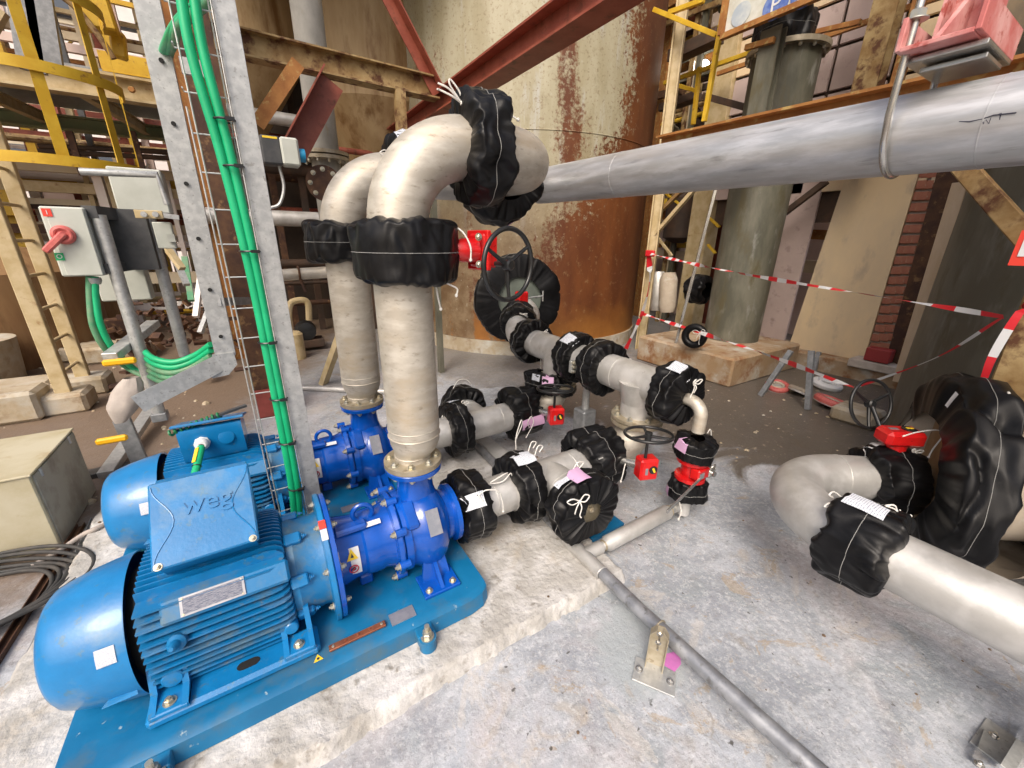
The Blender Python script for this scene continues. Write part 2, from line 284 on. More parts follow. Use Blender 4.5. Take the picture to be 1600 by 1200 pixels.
# ------------------------------------------------------------------ geometry builder
def frame(d, up=None):
    z = V(d).normalized(); u = V(up) if up is not None else (V((0, 0, 1)) if abs(z.z) < .95 else V((1, 0, 0)))
    x = u.cross(z)
    if x.length < 1e-6: x = V((1, 0, 0)).cross(z)
    x.normalize(); y = z.cross(x); return x, y, z
class MB:
    def __init__(s): s.v = []; s.f = []; s.uv = {}
    def quad_grid(s, rows, closed=False, uv=False):
        b = len(s.v); n = len(rows[0])
        for r in rows: s.v += [tuple(p) for p in r]
        for i in range(len(rows)-1):
            for j in range(n if closed else n-1):
                k = (j+1) % n
                if uv:
                    a, c = i/(len(rows)-1), (i+1)/(len(rows)-1); p, q = j/(n-1), (j+1)/(n-1)
                    s.uv[len(s.f)] = [(p, a), (q, a), (q, c), (p, c)]
                s.f.append((b+i*n+j, b+i*n+k, b+(i+1)*n+k, b+(i+1)*n+j))
        return s
    def box(s, c, size, ax=None, b=0.):
        c = V(c); X, Y, Z = ax if ax else (V((1, 0, 0)), V((0, 1, 0)), V((0, 0, 1)))
        hx, hy, hz = size[0]/2, size[1]/2, size[2]/2
        b = min(b, hx*.6, hy*.6, hz*.6)
        o = len(s.v)
        if b <= 0:
            for sx in (-1, 1):
                for sy in (-1, 1):
                    for sz in (-1, 1): s.v.append(tuple(c+X*hx*sx+Y*hy*sy+Z*hz*sz))
            s.f += [tuple(o+i for i in q) for q in ((0, 1, 3, 2), (4, 6, 7, 5), (0, 4, 5, 1), (2, 3, 7, 6), (0, 2, 6, 4), (1, 5, 7, 3))]
            return s
        idx = {}
        for sx in (-1, 1):
            for sy in (-1, 1):
                for sz in (-1, 1):
                    for k, (dx, dy, dz) in enumerate(((0, b, b), (b, 0, b), (b, b, 0))):
                        idx[sx, sy, sz, k] = len(s.v); s.v.append(tuple(c+X*(hx-dx)*sx+Y*(hy-dy)*sy+Z*(hz-dz)*sz))
        def q(*l, flip=False): s.f.append(tuple(idx[i] for i in (l[::-1] if flip else l)))
        for t in (-1, 1):
            q((t, -1, -1, 0), (t, 1, -1, 0), (t, 1, 1, 0), (t, -1, 1, 0), flip=t < 0)
            q((-1, t, -1, 1), (-1, t, 1, 1), (1, t, 1, 1), (1, t, -1, 1), flip=t < 0)
            q((-1, -1, t, 2), (1, -1, t, 2), (1, 1, t, 2), (-1, 1, t, 2), flip=t < 0)
        for a in (-1, 1):
            for c2 in (-1, 1):
                fl = a*c2 > 0
                q((a, c2, -1, 0), (a, c2, -1, 1), (a, c2, 1, 1), (a, c2, 1, 0), flip=fl)
                q((a, -1, c2, 0), (a, 1, c2, 0), (a, 1, c2, 2), (a, -1, c2, 2), flip=fl)
                q((-1, a, c2, 1), (-1, a, c2, 2), (1, a, c2, 2), (1, a, c2, 1), flip=fl)
                for z in (-1, 1): q((a, c2, z, 0), (a, c2, z, 1), (a, c2, z, 2), flip=a*c2*z < 0)
        return s
    def lathe(s, o, d, prof, n=32, up=None, cap=True):
        x, y, z = frame(d, up); o = V(o); rows = []
        cs = [(math.cos(2*PI*i/n), math.sin(2*PI*i/n)) for i in range(n)]
        for t, r in prof: rows.append([o+z*t+(x*c+y*q)*max(r, 1e-5) for c, q in cs])
        b = len(s.v); s.quad_grid(rows, True)
        if cap:
            s.f.append(tuple(b+i for i in range(n))[::-1]); e = b+(len(prof)-1)*n; s.f.append(tuple(e+i for i in range(n)))
        return s
    def cyl(s, a, b, r, r2=None, n=20, up=None):
        a, b = V(a), V(b); return s.lathe(a, b-a, [(0, r), ((b-a).length, r if r2 is None else r2)], n, up)
    def tube(s, pts, r, n=10, cap=True, closed=False):
        pts = [V(p) for p in pts]; rows = []; x = None; N = len(pts)
        for i, p in enumerate(pts):
            if closed: t = pts[(i+1) % N]-pts[i-1]
            else: t = pts[min(i+1, N-1)]-pts[max(i-1, 0)]
            t.normalize()
            if x is None: x, y, _ = frame(t)
            else:
                x = (x-t*x.dot(t)).normalized(); y = t.cross(x)
            rr = r[i] if isinstance(r, (list, tuple)) else r
            rows.append([p+(x*math.cos(2*PI*k/n)+y*math.sin(2*PI*k/n))*rr for k in range(n)])
        if closed: rows.append(rows[0])
        b = len(s.v); s.quad_grid(rows, True)
        if cap and not closed:
            s.f.append(tuple(b+i for i in range(n))[::-1]); e = b+(N-1)*n; s.f.append(tuple(e+i for i in range(n)))
        return s
    def torus(s, c, axis, R, r, n=48, m=12):
        x, y, z = frame(axis); c = V(c); return s.tube([c+(x*math.cos(2*PI*i/n)+y*math.sin(2*PI*i/n))*R for i in range(n)], r, m, closed=True)
    def prism(s, poly, thick):      # poly: list of world points (planar), extruded by vector thick
        t = V(thick); n = len(poly); b = len(s.v)
        s.v += [tuple(V(p)) for p in poly]+[tuple(V(p)+t) for p in poly]
        s.f.append(tuple(b+i for i in range(n))[::-1]); s.f.append(tuple(b+n+i for i in range(n)))
        for i in range(n): j = (i+1) % n; s.f.append((b+i, b+j, b+n+j, b+n+i))
        return s
    def hexbolt(s, p, d, r=.009, h=.008, washer=True):
        p = V(p); d = V(d).normalized()
        if washer: s.cyl(p, p+d*.0025, r*1.45, n=14)
        s.lathe(p+d*.0025, d, [(0, r), (h*.85, r), (h, r*.8)], 6)
        s.cyl(p+d*(h+.002), p+d*(h+.008), r*.5, n=8)
        return s
    def ibeam(s, a, b, h, w, t=.012, up=(0, 0, 1)):
        a, b = V(a), V(b); d = b-a; x, y, z = frame(d, up)      # y ~ up
        L = d.length; c = (a+b)/2
        s.box(c+y*(h/2-t/2), (w, t, L), (x, y, z)); s.box(c-y*(h/2-t/2), (w, t, L), (x, y, z)); s.box(c, (t*.8, h-2*t, L), (x, y, z))
        return s
    def bar(s, a, b, w, h, up=(0, 0, 1), bev=0.):
        a, b = V(a), V(b); x, y, z = frame(b-a, up); return s.box((a+b)/2, (w, h, (b-a).length), (x, y, z), bev)
    def angle(s, a, b, w, t=.006, up=(0, 0, 1)):
        a, b = V(a), V(b); x, y, z = frame(b-a, up); L = (b-a).length; c = (a+b)/2
        s.box(c+y*0+x*(w/2), (w, t, L), (x, y, z)); s.box(c+y*(w/2+t/2)+x*(t/2), (t, w, L), (x, y, z)); return s
    def channel(s, a, b, w, h, t=.004, up=(0, 0, 1)):
        a, b = V(a), V(b); x, y, z = frame(b-a, up); L = (b-a).length; c = (a+b)/2
        s.box(c, (w, t, L), (x, y, z))
        for q in (-1, 1): s.box(c+x*q*(w/2-t/2)+y*(h/2+t/2), (t, h, L), (x, y, z))
        return s

def build(name, mb, m, parent=None, label=None, cat=None, group=None, kind=None, ang=32, smooth=True):
    me = bpy.data.meshes.new(name)
    off = V(parent['_loc']) if parent is not None and '_loc' in parent else V((0, 0, 0))
    me.from_pydata([tuple(V(p)-off) for p in mb.v], [], mb.f)
    if mb.uv:
        ul = me.uv_layers.new(name='UVMap')
        for i, c in mb.uv.items():
            for k, li in enumerate(me.polygons[i].loop_indices): ul.data[li].uv = c[k]
    bm = bmesh.new(); bm.from_mesh(me); bmesh.ops.recalc_face_normals(bm, faces=bm.faces); bm.to_mesh(me); bm.free()
    me.materials.append(M[m] if isinstance(m, str) else m)
    if smooth:
        me.polygons.foreach_set('use_smooth', [True]*len(me.polygons)); me.set_sharp_from_angle(angle=math.radians(ang))
    o = bpy.data.objects.new(name, me); COL.objects.link(o)
    if parent is not None:
        o.parent = parent; o['_loc'] = tuple(off)
    if label: o['label'] = label
    if cat: o['category'] = cat
    if group: o['group'] = group
    if kind: o['kind'] = kind
    return o
def thing(name, label, cat, loc, group=None):
    o = bpy.data.objects.new(name, None); COL.objects.link(o); o.location = loc; o.empty_display_size = .1
    o['_loc'] = tuple(loc); o['label'] = label; o['category'] = cat
    if group: o['group'] = group
    return o
def text_mb(s, size, origin, xdir, ydir, depth=.002, font_off=0.):
    cu = bpy.data.curves.new('t', 'FONT'); cu.body = s; cu.size = size; cu.extrude = depth/2; cu.align_x = 'CENTER'; cu.align_y = 'CENTER'; cu.offset = font_off; cu.resolution_u = 3
    o = bpy.data.objects.new('t', cu); COL.objects.link(o); dg = bpy.context.evaluated_depsgraph_get(); me = o.evaluated_get(dg).to_mesh()
    X = V(xdir).normalized(); Y = V(ydir).normalized(); Z = X.cross(Y); mb = MB(); org = V(origin)
    mb.v = [tuple(org+X*v.co.x+Y*v.co.y+Z*v.co.z) for v in me.vertices]; mb.f = [tuple(p.vertices) for p in me.polygons]
    o.evaluated_get(dg).to_mesh_clear(); bpy.data.objects.remove(o); bpy.data.curves.remove(cu); return mb
def arc(c, a, b, R, deg0, deg1, n=14):
    c, a, b = V(c), V(a), V(b); return [c+(a*math.cos(math.radians(deg0+(deg1-deg0)*i/n))+b*math.sin(math.radians(deg0+(deg1-deg0)*i/n)))*R for i in range(n+1)]
def spline(pts, n=8):
    P = [V(p) for p in pts]; P = [P[0]*2-P[1]]+P+[P[-1]*2-P[-2]]; out = []
    for i in range(1, len(P)-2):
        for k in range(n):
            t = k/n; a, b, c, d = P[i-1:i+3]
            out.append(.5*((2*b)+(c-a)*t+(2*a-5*b+4*c-d)*t*t+(3*b-a-3*c+d)*t**3))
    out.append(P[-2]); return out

M['kerb'] = mat('orange_stained_concrete', (.33, .22, .12), (.42, .34, .25), 3, c3=(.25, .12, .05), s3=5, lo3=.52, hi3=.66, c4=(.48, .46, .40), s4=3, lo4=.56, hi4=.7, rough=.85, bump=.4, bs=30)
# ------------------------------------------------------------------ draped black covers
def cover(label, c, axis, L, rin, R, seed, e=.16, rin2=None, amp=1., seam=True, cat='cover', group='black vinyl flange covers', oval=(1, 1), n=150, m=44, ref=None, off=None, crease=.035):
    """drum-like vinyl bag gathered by a drawstring at both ends. returns thing and surface function"""
    x, y, z = frame(axis, ref); c = V(c); rin2 = rin if rin2 is None else rin2
    rnd = random.Random(seed); k1 = rnd.choice((7, 8, 9)); ph = rnd.random()*6
    def surf(a, v, lift=0.):
        # v 0..1 ; rim between v1 and v2
        v1, v2 = .30, .70
        if v < v1: q = v/v1; base = rin+(R-rin)*(math.sin(q*PI/2))**.85; t = -L/2+e*L*(1-math.cos(q*PI/2))*1.0; wside = 1-q
        elif v > v2: q = (1-v)/(1-v2); base = rin2+(R-rin2)*(math.sin(q*PI/2))**.85; t = L/2-e*L*(1-math.cos(q*PI/2)); wside = 1-q
        else: s_ = (v-v1)/(v2-v1); t = -L/2+e*L+(L-2*e*L)*s_; base = R*(1+.012*math.sin(s_*PI)); wside = 0
        ca, sa = math.cos(a), math.sin(a)
        P = V((ca*1.6, sa*1.6, t/L*1.2+seed*3.7))
        big = noise.noise(P)*.10+noise.noise(P*2.3+V((3, 1, 7)))*.045-max(0, noise.noise(P*1.7+V((9, 2, 1))))*.12
        fold = noise.noise(V((ca*2.2+noise.noise(P*1.5)*.6, sa*2.2, t/L*1.3+seed)))
        fold = (1-abs(fold)*2.4)
        pl = (.9-abs(noise.noise(V((ca*3.4, sa*3.4, seed*1.7))))*3.6)+(.5-abs(noise.noise(V((ca*7, sa*7, seed*2.3+v))))*2.2)*.6
        edge = max(0., 1-abs(v-.5)*2)       # 1 centre
        mid = min(1., (1-edge)*1.4)
        r = base*(1+big*amp*(.35+.65*(1-wside)))
        r += R*.026*amp*fold*(.6+.4*mid)*(1-wside*.8)
        r += R*.012*amp*pl*(mid**1.5)*(1-wside)+R*.008*amp*(.45-abs(noise.noise(V((ca*2.6+3, sa*2.6, t/L*3+seed*9)))*2.6))*(1-wside)
        if crease: r -= R*crease*max(0., 1-abs(noise.noise(V((ca*2.3+1, sa*2.3, t/L*.8+seed*4.4))))*9)*(1-wside); r += R*min(crease, .04)*.8*max(0, noise.noise(V((ca*3.1, sa*3.1, seed*6.1))))*(1-wside)
        r = max(r, min(rin, rin2)*.98)
        dz = (pl*R*.026*amp*math.sin(min(1, wside)*PI)**.7+pl*R*.010*amp*mid+noise.noise(V((ca*1.3, sa*1.3, seed*5.1)))*L*.12*mid)*(1 if v > .5 else -1)
        p = c+z*(t+dz)+(x*ca*oval[0]+y*sa*oval[1])*(r+lift)
        if off: p = p+off(a, t/L)
        return p
    th = thing('flange_cover', label, cat, c, group)
    rows = [[surf(2*PI*j/n, i/m) for j in range(n)] for i in range(m+1)]
    mb = MB(); mb.quad_grid(rows, True); build('vinyl_shell', mb, 'black', th, ang=70)
    if seam:
        mb = MB(); mb.tube([surf(2*PI*j/n, .5, .0012) for j in range(n)], .0011, 5, closed=True); build('stitched_seam', mb, 'seam', th)
    return th, surf
def patch(th, surf, a0, a1, v0, v1, m, name='paper_label', lift=.007, na=3, nv=2, skew=0., label=None):
    mb = MB(); rows = [[surf(math.radians(a0+(a1-a0)*i/na+skew*j/nv), v0+(v1-v0)*j/nv, lift) for i in range(na+1)] for j in range(nv+1)]
    mb.quad_grid(rows, uv=True); return build(name, mb, m, th, label=label)
def cord(th, pts, r=.0032, name='drawstring', knot=True):
    mb = MB(); sp = spline(pts, 8); mb.tube(sp, r, 7)
    if knot: mb.lathe(sp[-1]-V((0, 0, .006)), (0, 0, 1), [(0, .002), (.004, .006), (.010, .006), (.014, .002)], 8)
    return build(name, mb, 'cord', th)
def bow(th, p, out, side, down=(0, 0, -1), s=.05, r=.0032):
    p, o, sd_, dn = V(p), V(out).normalized(), V(side).normalized(), V(down).normalized(); p = p+o*.008
    mb = MB()
    mb.tube(spline([p, p+sd_*s*.8+o*s*.3-dn*s*.4, p+sd_*s*1.5+o*s*.4-dn*s*.1, p+sd_*s*.9+o*s*.3+dn*s*.35, p], 7), r, 7)
    mb.tube(spline([p, p-sd_*s*.5+o*s*.3-dn*s*.8, p-sd_*s*1.1+o*s*.3-dn*s*.6, p-sd_*s*.7+o*s*.3+dn*s*.1, p], 7), r, 7)
    mb.tube(spline([p, p+sd_*s*.3+o*s*.4+dn*s*.8, p+sd_*s*.5+o*s*.2+dn*s*1.7], 7), r, 7)
    mb.tube(spline([p, p-sd_*s*.3+o*s*.4+dn*s*.9, p-sd_*s*.15+o*s*.2+dn*s*1.9, p-sd_*s*.35+o*s*.3+dn*s*2.3], 7), r, 7)
    mb.lathe(p-o*.006, o, [(0, .004), (.004, .008), (.012, .008), (.016, .003)], 8)
    return build('drawstring', mb, 'cord', th)
ORD = ['first', 'second', 'third', 'fourth', 'fifth', 'sixth', 'seventh', 'eighth', 'ninth', 'tenth', 'eleventh', 'twelfth', 'thirteenth', 'fourteenth']
# ------------------------------------------------------------------ setting
def sheet(name, x0, x1, y0, y1, z, m, label=None):
    mb = MB(); mb.v = [(x0, y0, z), (x1, y0, z), (x1, y1, z), (x0, y1, z)]; mb.f = [(0, 1, 2, 3)]
    return build(name, mb, m, kind='structure', label=label, smooth=False)
sheet('ground', -120, 120, -120, 120, -.012, 'dirt')
sheet('concrete_floor', -4.5, 12, -4, 9.2, 0, 'floor')
# plinth: cast concrete pad with worn edge
mb = MB(); rows = []
PX0, PX1, PY0, PY1 = -1.02, 1.33, 1.02, 3.25
NX, NY = 230, 150
for i in range(NX+1):
    r_ = []
    for j in range(NY+1):
        x = PX0-.04+(PX1-PX0+.08)*i/NX; q = j/NY; q = q*q*.35+q*.65; y = PY0-.07+(PY1-PY0+.14)*q
        wob = .022*noise.noise(V((x*2.6, y*2.6, 1)))+.014*noise.noise(V((x*9, y*9, 4)))+.006*noise.noise(V((x*30, y*30, 4)))
        d = min(x-PX0, PX1-x, y-PY0, PY1-y)+wob
        h = .068*min(1, max(0, (d+.008)/.020))**.7
        z = -.004+h+(.0025*noise.noise(V((x*14, y*14, 9)))+.004*noise.noise(V((x*4, y*4, 2))))*min(1, max(0, d/.03))
        r_.append((x, y, z))
    rows.append(r_)
mb.quad_grid(rows); build('concrete_plinth', mb, 'plinth', kind='structure', label='worn concrete pad under the two blue pumps', ang=60)
# second low pad under the suction pipes, flat slabs by the far pump
t = build('foundation_slab', MB().prism([GZ(700, 705, .035), GZ(748, 668, .035), GZ(838, 745, .035), GZ(800, 765, .035), GZ(735, 745, .035)], (0, 0, -.04)), 'steel_grey', label='flat pale slab lying on the floor between the two suction lines', cat='slab')
M['slabc'] = mat('pale_slab', (.44, .44, .43), (.52, .52, .52), 9, rough=.8, bump=.2); t.data.materials[0] = M['slabc']


# big peeling tank
TC = V((4.35, 6.55, 0)); TR = 2.07
t = thing('storage_tank', 'huge cylindrical tank with peeling pale paint over brown rust behind the pumps', 'tank', TC)
mb = MB(); mb.lathe(TC+V((0, 0, .2)), (0, 0, 1), [(0, TR), (9.5, TR)], 200); build('tank_shell', mb, 'tank', t)
for z in (.21, 2.93, 5.4): mb = MB(); mb.torus(TC+V((0, 0, z)), (0, 0, 1), TR, .008, 160, 6); build('weld_seam', mb, 'tank', t)
mb = MB(); mb.lathe(TC, (0, 0, 1), [(0, TR+.05), (.2, TR+.03)], 96); build('tank_footing', mb, 'concrete_old', t)

# dark vessel at right
ec = V((2.3175, .644+.03-.03, 0)); hh = V((.862, -.507, 0)).normalized()
VC = ec+hh*2.72; VR = 1.71
t = thing('dark_vessel', 'tall dark mottled cylindrical vessel at the right behind the large black ring cover', 'tank', VC)
mb = MB(); mb.lathe(VC, (0, 0, 1), [(0, VR), (5.5, VR)], 128); build('vessel_shell', mb, 'vessel', t)
ax_ = V((2.642, .408, .572)); RN = V((.454, -.891, 0)); nv_ = V((.766, -.643, 0)); mb = MB(); mb.cyl(ax_+RN*.1, ax_+nv_*.85, .30, n=40); build('nozzle', mb, 'cloth', t)
# insulated cloth wrap behind ring
def cloth_roll(a, b, r, seed, n=72, m=40):
    a, b = V(a), V(b); x, y, z = frame(b-a); L = (b-a).length; rows = []
    for i in range(m+1):
        q = i/m; row = []
        for j in range(n):
            an = 2*PI*j/n; ca, sa = math.cos(an), math.sin(an)
            k = noise.noise(V((ca*1.6, sa*1.6, q*L*3+seed)))*.10+(1-abs(noise.noise(V((ca*2.5+q*4, sa*2.5, q*L*5+seed))))*3)*.045
            row.append(a+z*L*q+(x*ca+y*sa)*r*(1+k))
        rows.append(row)
    return MB().quad_grid(rows, True)
t2 = build('insulation_wrap', cloth_roll(ax_+RN*.20, ax_+nv_*.80, .41, 3), 'cloth', label='crumpled beige insulation cloth around the pipe behind the large black ring', cat='insulation')
build('insulation_sheet', cloth_roll(V((2.75, -.25, .10)), V((3.5, -.9, .12)), .16, 8), 'cloth', label='rolled beige cloth lying on the floor at the right edge', cat='cloth')

# columns, pedestal, wall at right background
CC = V((5.62, 3.10, 0))
t = build('concrete_pedestal', MB().box((5.35, 3.12, .17), (1.6, 1.42, .36), b=.025), 'kerb', label='chipped orange and grey concrete block under the round column', cat='concrete block')
t = thing('flanged_column', 'thick mottled grey green round column standing on a chipped concrete block', 'column', CC)
ztop = GX(1245, 78, CC.x).z
build('column_shell', MB().lathe(CC+V((0, 0, .28)), (0, 0, 1), [(0, .35), (ztop-.28, .35)], 64), 'column', t)
build('base_plate', MB().lathe(CC+V((0, 0, .285)), (0, 0, 1), [(0, .37), (.02, .37)], 48), 'column', t)
build('top_flange', MB().lathe(CC+V((0, 0, ztop-.03)), (0, 0, 1), [(0, .42), (.05, .42)], 48), 'flange', t)
for k in range(16):
    a = 2*PI*k/16; build('bolt', MB().hexbolt(CC+V((.385*math.cos(a), .385*math.sin(a), ztop-.03)), (0, 0, -1), .02, .03), 'bolt', t)
cover('black vinyl cover on top of the mottled round column', CC+V((-.05, .05, ztop+.19)), (0, 0, 1), .34, .22, .30, 41, group='small background covers')
# pale box columns and rusty column in front of the facade
def post(name, label, cat, base, top, w, d, m, up=(1, 0, 0), i=False, group=None):
    mb = MB()
    if i: mb.ibeam(base, top, d, w, .02, up)
    else: mb.bar(base, top, w, d, up, .006)
    return build(name, mb, m, label=label, cat=cat, group=group)
def vbase(px, py, X=None, Y=None, z=None): p = GX(px, py, X) if X else GY(px, py, Y); return p
p = GX(1352, 150, 5.9); post('steel_column', 'rusty grey steel column rising behind the overhead pipe', 'column', (p.x, p.y, 2.42), (p.x, p.y, 6), .22, .20, 'rusty', i=True)
p = GX(1187, 170, 4.9); post('steel_post', 'pale channel post with crusty yellow edge above the overhead pipe', 'post', (p.x, p.y, 2.4), (p.x, p.y, GX(1195, 52, 4.9).z), .20, .12, 'column', i=True)
p = GX(1398, 140, 5.9); post('steel_post', 'thin rusty yellow upright in front of the panel wall', 'post', (p.x, p.y, 2.42), (p.x, p.y, 6), .10, .08, 'orange')
# facade
WX = 6.5
t = thing('panel_wall', 'wall of tan and mauve sheet panels behind the overhead pipe', 'wall', (WX, 2, 0))
build('wall_backing', MB().box((WX+.16, 1.2, 4.0), (.10, 7.0, 4.2)), 'darksteel', t)
zr = [GX(1400, y, WX).z for y in (168, 112, 62, 18)]; dz_ = .62
zs = [2.25, 2.95, 3.42, 3.90, 4.38, 4.86, 5.4]
ys = [-.9, -.2, .45, 1.10, 1.75, 2.38, 3.0, 3.6, 4.3]
for i in range(len(zs)-1):
    for j in range(len(ys)-1):
        mm = 'ply' if (j in (2, 3, 4) or (i+j) % 5 == 0) else 'ply_pink'
        build('panel', MB().box((WX+.045+.006*((i*3+j) % 3), (ys[j]+ys[j+1])/2, (zs[i]+zs[i+1])/2), (.05, ys[j+1]-ys[j]-.035, zs[i+1]-zs[i]-.04), b=.004), mm, t)
# rails in front
for k, z in enumerate((3.0, 3.95, 4.9)):
    build('rusty_rail', MB().bar((6.25, -1, z), (6.25, 4.4, z), .05, .05), 'orange', label=('lowest', 'middle', 'upper')[k]+' rusty horizontal rail in front of the panel wall', cat='rail', group='rails before the panel wall')
# lower panels
def vpanel(y0, y1, z0, z1, m, name, label, x=WX, th=.04, cat='panel'):
    return build(name, MB().box((x, (y0+y1)/2, (z0+z1)/2), (th, abs(y1-y0), z1-z0), b=.004), m, label=label, cat=cat)
def qpanel(c4, X, m, name, label, cat='panel', th=.04):
    return build(name, MB().prism([GX(px, py, X) for px, py in c4], (th, 0, 0)), m, label=label, cat=cat)
qpanel(((1230, 548), (1345, 578), (1438, 262), (1326, 262)), WX-.02, 'ply', 'wall_panel', 'large sunlit tan board panel below the overhead pipe')
qpanel(((1160, 528), (1222, 545), (1292, 262), (1215, 262)), WX+.02, 'ply_pink', 'wall_panel', 'mauve board panel beside the mottled round column')
qpanel(((1385, 560), (1412, 575), (1512, 262), (1466, 262)), WX-.10, 'rustdark', 'steel_column', 'dark brown steel column right of the red brick pier', 'column', .12)
p0, p1 = GX(1406, 597, 5.2), GX(1502, 285, 5.2)
build('timber_plank', MB().bar(p0, p1, .10, .06, (1, 0, 0), .004), mat('pale_timber', (.56, .44, .31), (.48, .36, .23), 5, rough=.7, stretch=(1, 1, .3)), label='long pale timber leaning against the dark vessel', cat='plank')
t = thing('brick_pier', 'red brick pier between tan panel and dark steel column', 'brick pier', (WX+.05, 1.7, 0))
bl0, bl1, br0, br1 = GX(1352, 562, WX+.05), GX(1438, 262, WX+.05), GX(1392, 562, WX+.05), GX(1470, 262, WX+.05)
build('mortar_core', MB().prism([bl0, br0, br1, bl1], (.15, 0, 0)), 'mortar', t)
src = None; rnd = random.Random(3); nrow = 19
for r_ in range(nrow):
    q = (r_+.5)/nrow; L0 = bl0+(bl1-bl0)*q; R1 = br0+(br1-br0)*q
    for c_ in range(3):
        fr_ = (c_+.5+(.33 if r_ % 2 else 0))/3
        if fr_ > .9: continue
        P = L0+(R1-L0)*fr_
        if src is None: src = build('brick', MB().box(P-V((.012, 0, 0)), (.03, .105, .088), b=.005), 'brick', t); s0 = P.copy()
        else: b_ = src.copy(); b_.location = (-rnd.random()*.012, P.y-s0.y, P.z-s0.z); COL.objects.link(b_)
build('wall_kerb', MB().box((6.62, 2.0, .08), (.7, 5.2, .26), b=.02), 'kerb', label='low crumbling concrete kerb below the panel wall', cat='kerb')
build('pale_ledge', MB().box((6.35, 1.50, .22), (.3, .75, .10), b=.01), mat('pale_ledge', (.55, .50, .45), (.40, .35, .30), 5, rough=.8), label='pale ledge at the foot of the red brick pier', cat='ledge')
build('red_box', MB().box((6.3, 1.62, .36), (.16, .24, .16), b=.01), mat('dark_red_box', (.30, .03, .03), rough=.5), label='small dark red box on the pale ledge by the brick pier', cat='box')
build('back_wall', MB().box((8.6, 4.6, 2.2), (.1, 6.5, 4.4)), 'palepink', label='plain pinkish brown wall far behind the round column', cat='wall')
# steelwork between tank and column
def lab_bar(name, label, cat, pts, w, h, m, group=None, up=(0, 0, 1)):
    return build(name, MB().bar(pts[0], pts[1], w, h, up, .003), m, label=label, cat=cat, group=group)
p = GZ(1000, 545, 0); post('cream_post', 'cream painted steel post wound with red and white tape', 'post', p, (p.x, p.y, 6), .14, .14, 'cream', up=(.5, -.8, 0), i=True)
PA = p.copy()
lab_bar('brace', 'cream diagonal brace rising from the taped cream post', 'brace', (GX(1022, 368, 5.1), GX(1092, 288, 5.1)), .06, .05, 'cream')
lab_bar('brace', 'dark diagonal brace just above the cream diagonal brace', 'brace', (GX(1022, 340, 5.2), GX(1078, 285, 5.2)), .06, .05, 'rusty')
lab_bar('brace', 'thin cream strut low on the far side of the taped cream post', 'brace', (GX(1025, 368, 6.0), GX(1050, 400, 6.0)), .04, .04, 'cream')
lab_bar('brace', 'small dark brace between round column and tan panel', 'brace', (GX(1226, 333, 6.2), GX(1292, 283, 6.2)), .07, .07, 'darksteel')
lab_bar('leaning_pole', 'slim bare metal pole leaning beside the round column', 'pole', (GZ(1046, 575, 0), GX(1121, 284, 4.75)), .035, .035, 'stain')
p = GX(1108, 300, 6.6); lab_bar('cream_column', 'brown cream column behind the slim leaning pole', 'column', ((p.x, p.y, 0), (p.x, p.y, 5)), .35, .30, 'cream')
for k, (a, b) in enumerate((((1108, 340), (1124, 355)), ((1106, 382), (1118, 396)), ((1040, 302), (1065, 322)))):
    lab_bar('yellow_step', ('upper', 'lower', 'left')[k]+' yellow stair nosing seen behind the leaning pole', 'step', (GX(*a, 6.3), GX(*b, 6.3)), .05, .03, 'yellow', 'yellow stair steps')
# yellow guard frame above, beside tank
YF = 'yellow guard rails beside the tank'
for k, (a, b, X_, l_) in enumerate((((1022, 15), (1120, 55), 4.9, 'yellow rail sloping down from the tank top edge'), ((1045, 20), (1100, 0), 4.9, 'short yellow rail at the top picture edge beside the tank'),
        ((1134, 0), (1100, 190), 4.9, 'yellow upright under the white sign left corner'), ((1093, 105), (1083, 195), 5.6, 'thin yellow upright nearest the tank above the pipe'),
        ((1038, 130), (1180, 80), 5.6, 'yellow rail crossing behind the sign posts'), ((1040, 128), (1088, 142), 5.8, 'lower yellow rail close to the tank edge'),
        ((1165, 75), (1210, 62), 4.8, 'rusty yellow rail passing over the column flange'), ((1205, 66), (1345, 34), 6.1, 'rusty yellow rail below the sign at the column flange'))):
    lab_bar('yellow_rail', l_, 'rail', (GX(*a, X_), GX(*b, X_)), .05, .05, 'yellow' if k < 6 else 'orange', YF)
lab_bar('dark_beam', 'dark brown horizontal beam beside the tank below the sign', 'beam', (GX(1050, 90, 5.4), GX(1125, 55, 5.4)), .2, .14, 'darksteel')
lab_bar('dark_beam', 'lower dark beam between tank and the yellow upright', 'beam', (GX(1035, 170, 6), GX(1090, 150, 6)), .2, .10, 'darksteel')
lab_bar('dark_beam', 'thin dark beam behind the pale channel post', 'beam', (GX(1100, 150, 6), GX(1180, 172, 6)), .1, .08, 'darksteel')
for k, (x_, y_) in enumerate(((1125, 90), (1101, 103), (1087, 105), (1124, 111))):
    p = GX(x_, y_, 7.6); build('bright_spot', MB().lathe(p, (-1, -.3, -.2), [(0, .05), (.02, .09), (.05, .09)], 16), 'bright_spot', label=('largest bright spot beside the tank right of the yellow upright', 'middle of three bright spots beside the tank', 'bright spot nearest the tank', 'small bright spot below the largest one')[k], cat='bright_spot', group='bright spots beside the tank')  # emissive discs for the bright spots beside the tank
for k in range(9):
    y0 = 3.2+k*.75; build('pipe_run', MB().cyl((8.3, y0, 0), (8.3, y0+.05, 6), .07+.02*(k % 3), n=14), ('palepink', 'rustred', 'rusty', 'paleb')[k % 4], label=f'{("pale","red","rusty","white")[k%4]} vertical service pipe on the far wall, {ORD[8-k]} from the left', cat='pipe', group='service pipes on the far wall')
